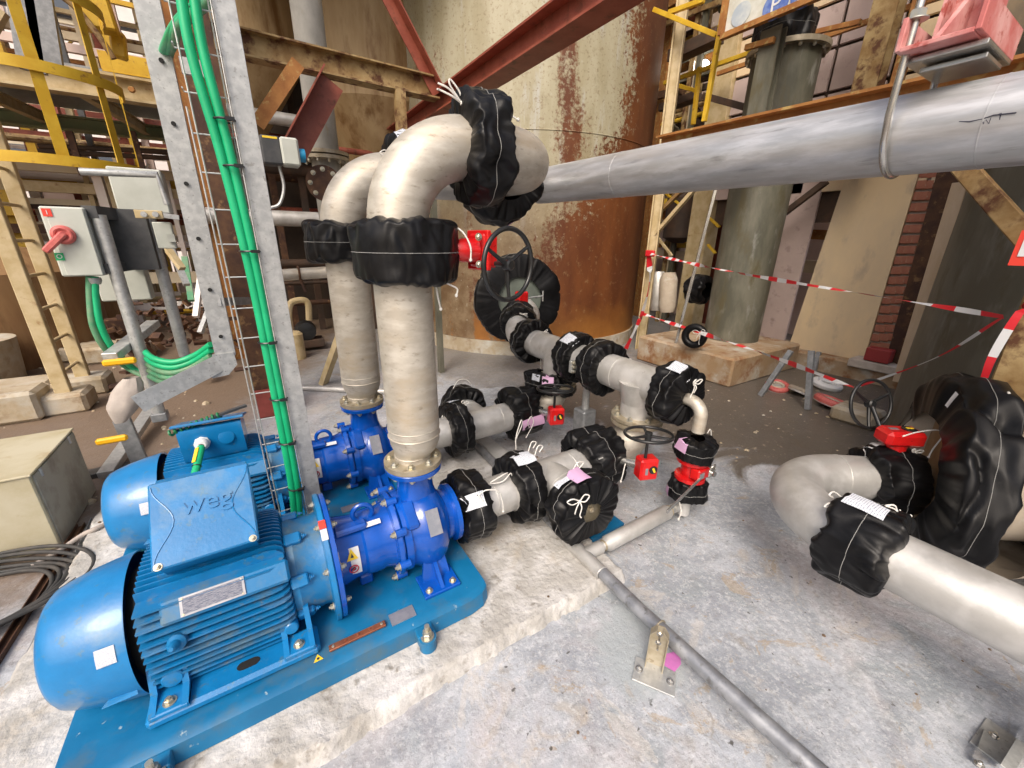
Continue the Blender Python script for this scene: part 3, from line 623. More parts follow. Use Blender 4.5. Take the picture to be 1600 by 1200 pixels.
# sign board above
s0, s1, s2, s3 = GX(1133, 55, 4.7), GX(1300, 6, 4.7), GX(1302, -40, 4.7), GX(1137, -40, 4.7)
t = thing('sign_board', 'white sign with large worn blue symbols in a rusty yellow frame', 'sign', s0)
X_ = s0.x; yl, yr = s0.y, s1.y; zb = s0.z
build('board', MB().box((X_, (yl+yr)/2, zb+.5), (.03, yl-yr, 1.0)), mat('sign_white', (.62, .63, .58), (.50, .50, .42), 6, rough=.5), t)
build('frame', MB().bar((X_-.03, yl+.02, zb-.02), (X_-.03, yr-.02, zb-.02), .06, .05).bar((X_-.03, yl+.03, zb), (X_-.03, yl+.03, zb+1), .05, .06, (1, 0, 0)), 'orange', t)
for (px, py, r_, mm) in ((1158, 22, .10, 'sb2'), (1212, 8, .12, 'signblue'), (1258, -12, .12, 'signblue')):
    if mm == 'sb2': M['sb2'] = mat('pale_blue_ink', (.38, .44, .50), (.52, .56, .56), 9, rough=.6)
    p = GX(px, py, X_-.019); build('symbol', MB().lathe(p, (-1, 0, 0), [(0, r_), (.003, r_)], 40), mm, t)
    if mm == 'signblue': build('letter_mark', text_mb('P' if px < 1230 else 'O', .2, p+V((-.006, 0, 0)), (0, -1, 0), (0, 0, 1), .003), 'white', t)
# beam behind header (rusty orange, along Y)
a, b = GX(870, 222, 2.35), GX(1600, 118, 2.35)
build('crane_beam', MB().ibeam((2.35, 1.98, 2.178), (2.35, -1.5, 2.115), .12, .12, .012), 'orange', label='orange rusty steel beam running just behind and above the overhead pipe', cat='beam')
# pink hanger bracket
t = thing('pipe_hanger', 'pink primed steel hanger bracket bolted over the overhead pipe', 'bracket', (1.75, .53, 2.08))
HX, HY, HZ = 1.75, .52, 1.935
build('hanger_post', MB().ibeam((HX+.02, HY-.02, HZ+.20), (HX+.10, HY-.02, HZ+1.1), .10, .12, .010, (0, 1, 0)), 'pink', t)
build('hanger_channel', MB().box((HX, HY-.02, HZ+.165), (.34, .14, .012), b=.002).box((HX, HY+.055, HZ+.20), (.34, .012, .075), b=.002).box((HX, HY-.095, HZ+.20), (.34, .012, .075), b=.002), 'pink', t)
build('gusset', MB().prism([V((HX-.15, HY-.02, HZ+.175)), V((HX+.02, HY-.02, HZ+.175)), V((HX+.02, HY-.02, HZ+.32))], (0, .012, 0)), 'pink', t)
build('saddle_plate', MB().box((HX, HY-.03, HZ+.148), (.24, .16, .012), b=.002).box((HX, HY-.04, HZ+.130), (.15, .13, .012), b=.002), 'stain', t)
ub = [V((HX-.135, HY+.045, HZ+.30)), V((HX-.135, HY+.045, HZ+.02))]+[V((HX, HY+.045, HZ))+V((-math.cos(a_), 0, -math.sin(a_)))*.125 for a_ in [math.radians(10+160*i/18) for i in range(19)]]+[V((HX+.135, HY+.045, HZ+.02)), V((HX+.135, HY+.045, HZ+.30))]
build('u_bolt', MB().tube(ub, .0095, 12), 'stain', t)
for q in (-1, 1):
    build('nut', MB().hexbolt((HX+q*.135, HY+.045, HZ+.235), (0, 0, 1), .019, .022), 'bolt', t)

# steel frame overhead (beams at z ~3)
t = build('red_beam', MB().ibeam((2.08, 9.0, 3.02), (2.08, .9, 3.02), .20, .20, .016), 'rustred', label='red oxide steel beam running diagonally overhead in front of the tank', cat='beam')
build('rusty_beam', MB().ibeam((-.12, 4.75, 3.15), (1.99, 4.75, 3.12), .20, .16, .014), 'rusty', label='stained yellow brown beam meeting the red overhead beam', cat='beam')
build('red_brace', MB().angle(V((2.02, 4.72, 3.10)), GY(600, -30, 4.72), .11, .012, (0, -1, 0)), 'rustred', label='red angle brace rising left from the beam junction', cat='brace')
build('red_brace', MB().angle(GY(500, 112, 4.72), GY(440, 225, 4.72), .22, .014, (0, -1, 0)), 'rustred', label='broad red brace hanging below the stained beam', cat='brace')
build('red_brace', MB().bar(GY(466, 98, 4.6), GY(402, 195, 4.6), .11, .012, (0, -1, 0)), 'orange', label='orange flat brace left of the broad red brace', cat='brace')
p = GY(629, 140, 4.0); build('timber_prop', MB().bar(GY(624, 138, 4.7), GY(634, 330, 4.7), .10, .08, (0, -1, 0)), 'rusty', label='short brown upright under the beam junction behind the near riser', cat='post')
# vessels at the back
def hopper(label, c, r, z0, z1, z2, m):
    return build('hopper_vessel', MB().lathe(c, (0, 0, 1), [(z0, .12), (z1, r), (z2, r)], 64), m, label=label, cat='vessel')
p = GY(572, 160, 7.4); hopper('stained tan cone bottomed vessel behind the stained beam', (p.x+.1, 7.4, 0), .98, 2.15, 3.45, 9, 'cone')
p = GY(400, 60, 7.6); hopper('smaller stained vessel at the left of the vertical grey pipe', (p.x-.25, 7.6, 0), .8, 2.9, 3.9, 9, 'cone')
p = GY(490, 100, 5.4)
t = thing('vertical_pipe', 'stained grey vertical pipe with a bolted flange behind the far riser', 'pipe', (p.x, 5.4, 0))
zf = GY(500, 243, 5.4).z
build('pipe_barrel', MB().lathe((p.x, 5.4, 0), (0, 0, 1), [(zf-1.2, .15), (6, .15)], 32), 'oldpipe', t)
for dz in (0, -.05):
    build('flange', MB().lathe((p.x, 5.4, zf+dz), (0, 0, 1), [(0, .25), (.035, .25)], 36), 'flange', t)
for k in range(12): a = PI*2*k/12; build('bolt', MB().hexbolt((p.x+.215*math.cos(a), 5.4+.215*math.sin(a), zf-.05), (0, 0, -1), .018, .03), 'bolt', t)
p = GY(507, 287, 4.9)
t = thing('blind_flange', 'dark rusty blind flange with bolt holes at the far riser elbow', 'flange', p)
build('disc', MB().lathe(p, (-.2, -1, 0), [(0, .17), (.03, .17)], 32), 'rustdark', t)
x_, y_, z_ = frame((-.2, -1, 0))
for k in range(8): a = PI*2*k/8; q = p+z_*.031+(x_*math.cos(a)+y_*math.sin(a))*.13; build('bolt', MB().hexbolt(q, z_, .016, .02), 'bolt', t)
# transmitter box
p = GY(437, 238, 4.1)
t = thing('transmitter', 'dark and white transmitter box with blue knob under the stained beam', 'instrument', p)
build('housing_back', MB().box(p+V((-.06, 0, 0)), (.14, .16, .20), b=.012), 'greyblack', t)
build('housing_front', MB().box(p+V((.07, -.02, 0)), (.13, .15, .20), b=.014), 'cabinet', t)
build('knob', MB().cyl(p+V((.13, -.02, -.01)), p+V((.18, -.02, -.01)), .05, n=20), 'bluecap', t)
build('cable', MB().tube(spline([p+V((-.02, 0, -.1)), p+V((-.01, 0, -.25)), p+V((-.06, 0, -.38)), p+V((-.14, 0, -.42))]), .012, 8), 'galv', t)
build('yellow_tag', MB().box(p+V((-.06, -.081, .085)), (.10, .004, .014)), 'alert', t)
# added dark backdrop and sky-blocking roof that darken the bay behind the risers
build('back_wall', MB().box((1.35, 9.4, 2.6), (3.6, .1, 5.2)), 'shade_backdrop', label='added dark brown backdrop standing for shade at the back of the bay', cat='wall')
build('shade_roof', MB().box((1.25, 7.2, 5.3), (3.2, 4.6, .1)), 'roof', label='added roof sheeting that keeps the bay behind the risers dark', cat='roof')
rnd = random.Random(5)
for k in range(12):
    y0 = 6.4+rnd.random()*2.6; z0 = .5+rnd.random()*2.9; r_ = .03+rnd.random()*.07
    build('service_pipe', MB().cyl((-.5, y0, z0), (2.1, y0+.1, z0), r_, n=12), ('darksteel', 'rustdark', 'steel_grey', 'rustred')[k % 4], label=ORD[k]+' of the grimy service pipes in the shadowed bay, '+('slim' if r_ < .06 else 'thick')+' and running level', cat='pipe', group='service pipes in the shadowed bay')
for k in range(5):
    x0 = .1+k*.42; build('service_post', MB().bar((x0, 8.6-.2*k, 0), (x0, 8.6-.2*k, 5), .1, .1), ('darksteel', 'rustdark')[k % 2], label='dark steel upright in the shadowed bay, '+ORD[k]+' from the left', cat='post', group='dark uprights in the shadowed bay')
for k, (x_, y_) in enumerate(((545, 184), (538, 195), (550, 200), (556, 196), (541, 170))):
    p = GY(x_, y_, 8.2); build('bright_spot', MB().lathe(p, (0, -1, 0), [(0, .02), (.02, .03), (.03, .03)], 10), 'bright_spot', label=('highest', 'leftmost', 'lowest', 'rightmost', 'lone upper left')[k]+' tiny bright spot in the shadowed bay behind the red beam', cat='bright_spot', group='tiny bright spots in the shadowed bay')  # small emissive discs for bright spots seen in the bay
a, b = GY(442, 430, 4.9), GY(530, 424, 4.9)
t = thing('branch_pipe', 'short beige horizontal pipe with a rag tied on behind the far riser', 'pipe', a)
build('pipe_barrel', MB().cyl(a, b, .06, n=20), 'steel', t); c_ = GY(468, 428, 4.84)
build('rag', MB().torus(c_+V((0, .06, 0)), (1, 0, 0), .066, .012, 20, 6).bar(c_+V((0, -.02, -.05)), c_+V((.03, -.03, -.18)), .05, .02), 'rustdark', t)
p = GZ(487, 540, .05)
t = thing('small_pump', 'small black pump on the floor behind the far riser', 'pump', p)
build('pump_body', MB().lathe(p+V((-.05, .1, .25)), (0, -1, 0), [(0, .12), (.1, .15), (.25, .13), (.27, .06)], 20), 'rubber', t); build('pump_base', MB().box(p+V((0, 0, .06)), (.35, .3, .12), b=.01), 'darksteel', t)
build('bent_pipe', MB().tube(spline([GY(452, 520, 5.2), GY(452, 480, 5.2), GY(462, 470, 5.2), GY(480, 472, 5.2), GY(483, 500, 5.2)]), .035, 10), 'cream', label='pale green bent pipe beside the small black pump', cat='pipe')
build('cylinder_stub', MB().lathe(GZ(463, 560, 0), (0, 0, 1), [(0, .13), (.35, .13), (.38, .1)], 20), 'cream', label='pale upright cylinder behind the cable rail', cat='cylinder')
build('leg_strut', MB().bar(GZ(505, 600, 0), GY(535, 515, 4.6), .09, .06), 'cream', label='pale strut slanting down behind the far riser', cat='strut')
build('upright_post', MB().bar(GZ(692, 583, 0)+V((0, .05, 0)), GZ(692, 583, 0)+V((0, .05, 2.2)), .07, .06), 'column', label='grey green upright leg right behind the near riser', cat='post')
build('floor_conduit', MB().cyl(GZ(470, 606, .03), GZ(610, 612, .03), .03, n=12), 'steel_grey', label='grey conduit lying on the floor behind the far pump', cat='pipe')
# rusty column behind the tray
p = GZ(428, 640, 0)
t = build('rusty_column', MB().ibeam((p.x-.02, p.y, 0), (p.x-.02, p.y, 6), .24, .22, .018, (0, 1, 0)), 'rustdark', label='tall rust brown steel column behind the green cables', cat='column')
build('column_foot', MB().box((p.x+.02, p.y-.02, .13), (.30, .34, .26), b=.01), mat('brick_red_paint', (.27, .055, .045), (.20, .04, .03), 6, rough=.6), label='brick red block at the foot of the rust brown column', cat='block')
p = GY(316, 300, 6.6); build('rusty_column', MB().ibeam((p.x, 6.6, 0), (p.x, 6.6, 6), .24, .22, .018, (1, 0, 0)), 'orange', label='orange brown column further back between frame and cables', cat='column')

# ------------------------------------------------------------------ left background
# far sunlit buildings
t = thing('far_building', 'pale sunlit factory building far behind the yellow ladder cage', 'building', (-9, 24, 0))
build('wall', MB().box((-9, 24, 6), (26, .6, 16)), 'paleb', t)
for i in range(9):
    for j in range(5):
        x0 = -20+i*2.7; z0 = .5+j*2.7
        f_ = build('window', MB().box((x0, 23.68, z0+.9), (1.6, .06, 1.5)), 'palepink' if (i+j) % 3 else 'creamwall', t)
        build('pane', MB().box((x0, 23.63, z0+.9), (1.3, .04, 1.2)), mat('far_pane', (.10, .12, .15), rough=.2) if (i, j) == (0, 0) else bpy.data.materials['far_pane'], f_)
for k in range(6):
    x0 = -11+k*2.0; build('far_column', MB().box((x0, 14, 3.5), (.42, .42, 8), b=.02), ('paleb', 'creamwall')[k % 2], label='pale steel column in the sunlit yard, '+ORD[k]+' from the left', cat='column', group='pale columns in the sunlit yard')
for k, z in enumerate((2.0, 2.5, 3.4, 3.9, 4.8, 5.6)):
    build('far_rail', MB().bar((-14, 12.6, z), (-.6, 12.6, z), .07, .07), ('yellow', 'orange', 'cream')[k % 3], label=('lowest', 'second lowest', 'third', 'fourth', 'second highest', 'highest')[k]+' yellowish horizontal rail in the sunlit yard', cat='rail', group='rails in the sunlit yard')
for k in range(14):
    x0 = -11+k*.75; build('far_pipe', MB().cyl((x0, 13.2, 0), (x0+.1, 13.2, 7), .05+.03*(k % 3), n=10), ('rustred', 'paleb', 'green_old', 'cream', 'greyblack')[k % 5], label='slender vertical pipe in the sunlit yard, '+ORD[k]+' from the left', cat='pipe', group='slender pipes in the sunlit yard')
# pipe racks filling the yard at the left and the gap beside the tank
def rack(label, x0, x1, y0, y1, z0, z1, n, seed, mats, loc, slope=.0):
    rn = random.Random(seed); t = thing('pipe_rack', label, 'pipe rack', loc)
    for k in range(n):
        kind = rn.random(); mm = rn.choice(mats); w_ = .05+rn.random()*.10; X0 = x0+rn.random()*(x1-x0); Y0 = y0+rn.random()*(y1-y0); Z0 = z0+rn.random()*(z1-z0)
        if kind < .34: build('post', MB().bar((X0, Y0, 0), (X0, Y0, z1), w_*1.3, w_), mm, t)
        elif kind < .62:
            dx, dy = ((x1-x0), 0) if (x1-x0) > (y1-y0) else (0, (y1-y0)); L_ = .35+rn.random()*.65
            build('beam', MB().bar((X0-dx*L_/2, Y0-dy*L_/2, Z0), (X0+dx*L_/2, Y0+dy*L_/2, Z0+slope*rn.random()), w_, w_*1.3), mm, t)
        elif kind < .84:
            dx, dy = ((x1-x0), 0) if (x1-x0) > (y1-y0) else (0, (y1-y0)); build('pipe', MB().cyl((X0-dx*.3, Y0-dy*.3, Z0), (X0+dx*.3, Y0+dy*.3, Z0), w_*.6, n=10), mm, t)
        elif kind < .93: a_ = rn.choice((-1, 1)); build('brace', MB().bar((X0, Y0, Z0-.5), (X0+a_*.9*(x1-x0 > 1), Y0+a_*.9*(x1-x0 <= 1), Z0+.5), w_*.7, w_*.5), mm, t)
        else: build('vessel', MB().lathe((X0, Y0, Z0), (0, 0, 1), [(0, .1), (.1, .3), (.8, .3), (.95, .12)], 20), mm, t)
    return t
rack('dense sunlit pipework and yellow rails behind the ladder cage at the upper left', -11, .2, 10.8, 13.5, 1.2, 7.5, 120, 2, ['yellow', 'cream', 'paleb', 'yellow', 'rusty', 'palepink', 'greyblack', 'creamwall', 'rustred'], (-5, 12, 0))
rack('pale pipework and beams between the cream ladder and the galvanised frame', -7, .0, 9.6, 10.6, .2, 2.6, 60, 9, ['paleb', 'cream', 'creamwall', 'yellow', 'paleb', 'rustdark'], (-3, 10, 0))
rack('brown and yellow steelwork in the gap between the tank and the round column', 7.2, 8.2, 3.8, 8.2, 1.0, 6.5, 110, 14, ['rusty', 'rustdark', 'yellow', 'darksteel', 'creamwall', 'rustred', 'orange', 'column'], (7.8, 6, 0), .3)
build('far_shed', MB().box((11.0, 9.0, 5.0), (.2, 14, 10)), mat('dim_sheet_wall', (.20, .15, .11), (.34, .27, .21), 1.2, c3=(.60, .55, .50), s3=2.5, lo3=.60, hi3=.63, rough=.8), label='tall brown sheet wall far behind the tank and the round column', cat='wall')
# access platform with yellow kick plate
YP = 8.0
zk0, zk1 = GY(230, 122, YP).z, GY(230, 92, YP).z; xl, xr = GY(157, 100, YP).x, GY(318, 122, YP).x
t = thing('access_platform', 'steel access platform with yellow kick plate at the upper left', 'platform', (-2.5, YP, zk0))
build('kick_plate', MB().box(((xl+xr)/2, YP, (zk0+zk1)/2), (xr-xl, .02, zk1-zk0)), 'yellow', t)
zg = GY(230, 160, YP).z
build('girder', MB().ibeam((-7, YP+.05, (zk0+zg)/2-.02), (xr, YP+.05, (zk0+zg)/2-.02), zk0-zg, .2, .03), 'cream', t)
build('deck', MB().box((-4.2, YP+1.3, zk0+.02), (7.0, 2.4, .05)), 'galv_dark', t)
for k in range(5): build('joist', MB().ibeam((-6.5+k*1.25, YP+.2, zg+.08), (-6.2+k*1.25, YP+2.4, zg+.08), .16, .1), 'cream', t)
for k in range(2): build('rivet', MB().lathe(GY(186+20*k, 140, YP-.08), (0, -1, 0), [(0, .04), (.03, .03)], 10), 'orange', t)
for k in range(5):
    x0 = -6.2+k*1.3; build('guard_post', MB().bar((x0, YP, zk1), (x0, YP, zk1+1.1), .06, .03), 'yellow', t)
for z in (.55, 1.1): build('guard_rail', MB().bar((-7, YP, zk1+z), (xr, YP, zk1+z), .05, .05), 'yellow', t)
build('green_girder', MB().ibeam((-7, 10.5, GY(230, 212, 10.5).z), (.2, 10.5, GY(230, 205, 10.5).z), .22, .2, .03), mat('faded_green_steel', (.24, .30, .17), (.34, .33, .2), 5, rough=.6), label='faded green girder below the platform', cat='beam')
for k, (x0, y0) in enumerate(((108, 205), (207, 205))):
    p = GY(x0, y0, 8.6); build('hanger_rod', MB().bar(p, p+V((0, 0, -.55)), .07, .07), 'rustdark', label=('left', 'right')[k]+' dark hanger below the platform', cat='bracket', group='dark hangers below the platform')
for k in range(2): build('dark_conduit', MB().cyl(GY(60, 228+8*k, 9.0), GY(320, 240+10*k, 9.0), .035, n=10), 'darksteel', label=('upper', 'lower')[k]+' dark conduit crossing below the platform', cat='pipe', group='dark conduits')
build('corrugated_wall', MB().box((-2.0, 11.5, 2.1), (2.4, .08, 1.1)), 'palepink', label='pinkish sheet wall seen below the platform', cat='wall')
for k in range(2):
    p = GY(30+30*k, 0, 7.0); build('grey_stringer', MB().bar((p.x+.9, 7.0, 1.8), (p.x-.55, 7.0, 5.2), .16, .08, (0, 1, 0)) if 0 else MB().bar(GY(52+28*k, 112, 7), GY(30+28*k, -20, 7), .20, .07, (0, 1, 0)), 'galv_dark', label=('left', 'right')[k]+' grey stair stringer at the upper left', cat='stair stringer', group='grey stair stringers')
# yellow stair piece at top
build('yellow_chute', MB().bar(GY(137, -20, 7.2), GY(160, 50, 7.2), .30, .20, (0, 1, 0), .02), 'yellow', label='bright yellow boxed upright at the top left', cat='guard')
build('yellow_chute', MB().bar(GY(188, 92, 7.4), GY(183, 50, 7.4), .14, .12, (0, 1, 0), .02), 'yellow', label='small yellow upright standing on the kick plate', cat='guard')
build('bent_rail', MB().tube(spline([GY(90, -10, 7), GY(118, 12, 7), GY(150, 50, 7), GY(178, 92, 7)]), .03, 8), 'rusty', label='brown curved rail above the yellow kick plate', cat='rail')
# cream ladder with yellow cage
LX, LY0, LY1 = -1.73, 5.30, 5.86
t = thing('caged_ladder', 'tall cream steel ladder with yellow safety cage at the far left', 'ladder', (LX, 5.58, .1))
for y in (LY0, LY1): build('rail', MB().bar((LX, y, .08), (LX, y, 6), .07, .11, (1, 0, 0), .006), 'cream', t)
for k in range(18): z = .35+k*.3; build('rung', MB().cyl((LX, LY0, z), (LX, LY1, z), .016, n=10), 'cream', t)
cz = [GY(90, 255, 5.3).z, GY(90, 118, 5.3).z, GY(90, -10, 5.3).z]
cc = V((LX+.36, 5.58, 0))
def hoop(z):
    rows = []
    for i in range(33):
        a = math.radians(-205+230*i/32); d = V((math.cos(a)*.62, math.sin(a)*.52, 0)); row = [cc+d+V((0, 0, z-.04)), cc+d+V((0, 0, z+.04)), cc+d*1.02+V((0, 0, z+.04)), cc+d*1.02+V((0, 0, z-.04))]
        rows.append(row)
    return MB().quad_grid(rows, True)
for z in cz: build('hoop', hoop(z), 'yellow', t)
for a in (-150, -110, -70, -30, 10):
    a = math.radians(a); d = V((math.cos(a)*.60, math.sin(a)*.50, 0)); build('strap', MB().bar(cc+d+V((0, 0, cz[0])), cc+d+V((0, 0, cz[2])), .075, .008, d.normalized()), 'yellow', t)
for i, (px, py) in enumerate(((103, 640), (137, 612))):
    p = GZ(px, py, 0); build('concrete_block', MB().box((p.x, p.y, .09), (.42, .34, .20), b=.03), 'concrete_old', label=('near', 'far')[i]+' concrete block under a foot of the cream ladder', cat='concrete block', group='ladder foot blocks')
build('timber_diagonal', MB().bar(GY(0, 15, 6.5), GY(-60, 120, 6.5), .1, .1), 'cream', label='pale diagonal strut at the top left corner', cat='brace')
# brown tanks
p = GY(-40, 480, 8.0); build('brown_tank', MB().lathe((p.x-.1, 8.3, 0), (0, 0, 1), [(0, 1.2), (1.15, 1.2), (1.4, .9), (1.5, .2)], 48), 'brown', label='brown stained tank at the far left edge behind the ladder', cat='tank')
p = GY(112, 500, 9.0); build('brown_tank', MB().lathe((p.x, 9.2, 0), (0, 0, 1), [(0, .62), (1.0, .62), (1.15, .3)], 40), 'brown', label='smaller brown tank between the cream ladder rails', cat='tank')
p = GZ(10, 600, 0); build('concrete_ring', MB().lathe((p.x-.3, p.y+.1, 0), (0, 0, 1), [(0, .42), (.5, .46)], 36), 'concrete_old', label='round concrete pot on the ground at the far left', cat='pot')
for k, (px, py, sx, sy, sz, l_) in enumerate(((20, 655, .5, .35, .28, 'low concrete block at the left picture edge'), (20, 620, .7, .4, .16, 'flat concrete block before the round pot'), (185, 560, .8, .5, .22, 'earthy kerb block behind the switch stand'), (130, 560, .9, .4, .2, 'brown block behind the cream ladder'))):
    p = GZ(px, py, 0); build('concrete_block', MB().box((p.x, p.y, sz/2), (sx, sy, sz), b=.03), 'concrete_old', label=l_, cat='concrete block', group='blocks on the left ground')
# rubble
rnd = random.Random(11); mb = MB()
for k in range(330):
    if rnd.random() < .6: x0, y0 = -3.2+rnd.random()*2.6, 2.9+rnd.random()*4.5
    else: x0, y0 = 2.6+rnd.random()*3.2, .9+rnd.random()*2.2
    r_ = (.006+rnd.random()**3*.035)*(1 if x0 < 0 else .55); mb.lathe((x0, y0, -.003), (rnd.random()*.3, rnd.random()*.3, 1), [(0, r_), (r_*.5, r_*.9), (r_*.9, r_*.3)], 5+k % 3)
build('rubble', mb, 'concrete_old', kind='stuff', label='small stones and crumbs scattered on the dirty ground', smooth=False)
# ------------------------------------------------------------------ pumps
ZA = .325      # shaft height
def pump_set(yc, near):
    word = 'near' if near else 'far'
    O = V((-.05, yc, .062)); zp = .142
    t = thing('pump_set', 'bright blue motor and pump on blue base frame, '+('nearer of the two' if near else 'farther of the two'), 'pump', O, 'blue pump sets')
    def B(n, mb, m, par=None, **k): return build(n, mb, m, par or t, **k)
    # base frame: folded plate
    x0, x1 = -.73, .66; yf, yb = yc-.385, yc+.385; ti = .045
    prof = [(yf, .066), (yf+.012, zp-.012), (yf+.030, zp-.002), (yf+.05, zp), (yb-.05, zp), (yb-.03, zp-.002), (yb-.012, zp-.012), (yb, .066)]
    mb = MB(); rows = []
    for x, k in ((x0, 1.), (x1-.10, 1.), (x1-.035, .965), (x1, .89)):
        rows.append([V((x, yc+(y-yc)*k, z)) for y, z in prof])
    mb.quad_grid(rows); b = len(mb.v); mb.v += [tuple(p) for p in rows[-1]]; mb.f.append(tuple(range(b, b+8))); b += 8; mb.v += [tuple(p) for p in rows[0]]; mb.f.append(tuple(range(b, b+8)))
    fr = B('base_frame', mb, 'plate', ang=25)
    for (px, dy) in ((-.49, -1), (.345, -1), (-.49, 1), (.345, 1)):
        yy = yc+dy*.425
        B('anchor_lug', MB().cyl((px, yy, .066), (px, yy, .118), .034, n=20).box((px, yy-dy*.03, .10), (.07, .05, .05), b=.004), 'plate')
        B('anchor_bolt', MB().cyl((px, yy, .118), (px, yy, .124), .026, n=18).lathe((px, yy, .124), (0, 0, 1), [(0, .019), (.016, .019), (.018, .016)], 6).lathe((px, yy, .142), (0, 0, 1), [(0, .017), (.012, .017), (.013, .013)], 6).cyl((px, yy, .150), (px, yy, .178), .010, n=10), 'bolt')
    # motor
    ax = V((1, 0, 0))
    def at(x): return V((x, yc, ZA))
    prof = [(0, .0), (.0, .11), (.003, .150), (.010, .172), (.024, .188), (.05, .200), (.10, .216), (.16, .229), (.222, .2385), (.226, .2385), (.222, .232)]
    fc = B('fan_cover', MB().lathe(at(-.745), ax, prof, 96, cap=False), 'motor', ang=50)
    B('fin_dent', MB().prism([V((-.62+.09*q, yc-.2165-.012*q, ZA-.095+.012*q)) for q in (0, 1)]+[V((-.53, yc-.222, ZA-.07)), V((-.60, yc-.214, ZA-.075))], (0, -.004, 0)), 'motor', fc)
    B('printed_sticker', MB().quad_grid([[V((-.590+.045*i/3, 0, 0))+V((0, yc-math.cos(math.radians(A))*.2375, ZA+math.sin(math.radians(A))*.2375)) for i in range(4)] for A in (16, 20, 24, 29)], uv=True), 'printed', fc)
    B('end_shield', MB().lathe(at(-.53), ax, [(0, .18), (.03, .21), (.045, .205)], 64), 'dark')
    B('stator_housing', MB().lathe(at(-.49), ax, [(0, .180), (.01, .188), (.40, .188), (.415, .178)], 64), 'motor_dusty')
    # cooling fins : horizontal ones on both sides, upright ones above and below
    xs0, xs1 = -.492, -.075
    def fin(y_in, z, yout, horiz, sgn, x1_=xs1):
        c1 = .055; o = []
        pts = [(xs0, 0), (xs0, 1), (x1_-c1, 1), (x1_-c1*.45, .93), (x1_-c1*.1, .72), (x1_, .35), (x1_, 0)]
        P = []
        for x, q in pts:
            d_ = y_in+(yout-y_in)*q
            P.append(V((x, yc+sgn*d_, ZA+z)) if horiz else V((x, yc+z, ZA+sgn*d_)))
        return MB().prism([p-(V((0, 0, .0035)) if horiz else V((0, .003, 0))) for p in P], V((0, 0, .007)) if horiz else V((0, .006, 0)))
    n_f = 15
    for s_ in (-1, 1):
        for i in range(n_f):
            z = -.176+.352*i/(n_f-1); 
            if s_ < 0 and .125 < z < .15: pass
            yo = math.sqrt(max(.238**2-z*z*.55, .01)); yi = math.sqrt(max(.186**2-z*z, .0009))-.006
            B('cooling_fin', fin(yi, z, yo, True, s_), 'motor_dusty' if i % 3 else 'motor', ang=20)
    for s_ in (1, -1):
        for i in range(13):
            y = -.135+.27*i/12; yo = math.sqrt(.230**2-y*y*.45); yi = math.sqrt(.186**2-y*y)-.006
            if s_ < 0: yo = min(yo, .178)
            B('cooling_fin', fin(yi, y, yo, False, s_), 'motor', ang=20)
    # name plate pad on the upper side
    an = math.radians(38); dn = V((0, -math.cos(an), math.sin(an))); dtan = V((0, math.sin(an), math.cos(an)))
    pc = at(-.27)+dn*.251; axs = (V((1, 0, 0)), dtan, dn)
    B('plate_pad', MB().box(pc-dn*.012+V((.02, 0, 0)), (.36, .078, .045), axs, .008), 'motor_dusty')
    npl = B('name_plate', MB().box(pc+dn*.014+V((-.02, 0, 0)), (.175, .060, .002), axs), 'plate_grey')
    c0 = pc+dn*.0158+V((-.02, 0, 0)); B('engraving', MB().quad_grid([[c0+V((-.08+.16*i/2, 0, 0))+dtan*(-.024+.048*j/2) for i in range(3)] for j in range(3)], uv=True), 'engraved', npl)
    for sx in (-1, 1):
        for sy in (-1, 1): B('rivet', MB().lathe(pc+dn*.0155+V((-.02+sx*.080, 0, 0))+dtan*sy*.024, dn, [(0, .0035), (.0015, .003)], 8), 'bolt', npl)
    # lifting boss and drain stubs on the near side
    q = at(-.40)+V((0, -.225, .055)); B('lifting_boss', MB().lathe(q, V((-.12, -.75, .35)), [(0, .026), (.02, .026), (.03, .016), (.055, .012), (.062, .006)], 18), 'motor_dusty')
    q = at(-.445)+V((0, -.20, -.085)); B('boss', MB().lathe(q, V((0, -1, .1)), [(0, .030), (.03, .030), (.034, .026)], 18), 'motor')
    q = at(-.10)+V((0, -.20, -.085)); B('boss', MB().lathe(q, V((0, -1, .1)), [(0, .024), (.03, .024), (.034, .02)], 18), 'motor')
    # feet
    for s_ in (-1, 1):
        B('foot_rail', MB().box((-.27, yc+s_*.245, zp+.022), (.50, .115, .040), b=.012), 'motor')
        B('rail_slot', MB().prism([V((-.245+.033*math.cos(a)*(1)+(.014 if math.cos(a) > 0 else -.014)-.012*math.cos(a), yc+s_*.245+.017*math.sin(a), zp+.0425)) for a in [2*PI*i/20 for i in range(20)]], (0, 0, .0012)), 'dark')
        for x in (-.455, -.085):
            B('motor_foot', MB().prism([V((x-.05, yc+s_*.19, zp+.042)), V((x-.05, yc+s_*.305, zp+.042)), V((x-.05, yc+s_*.305, zp+.060)), V((x-.05, yc+s_*.24, zp+.075)), V((x-.05, yc+s_*.205, zp+.15)), V((x-.05, yc+s_*.17, zp+.15))], (.018, 0, 0)).box((x, yc+s_*.262, zp+.051), (.10, .09, .018), b=.004).prism([V((x+.032, yc+s_*.19, zp+.042)), V((x+.032, yc+s_*.305, zp+.042)), V((x+.032, yc+s_*.305, zp+.060)), V((x+.032, yc+s_*.24, zp+.075)), V((x+.032, yc+s_*.205, zp+.15)), V((x+.032, yc+s_*.17, zp+.15))], (.018, 0, 0)), 'motor')
            B('foot_bolt', MB().hexbolt((x, yc+s_*.275, zp+.060), (0, 0, 1), .013, .012), 'bolt')
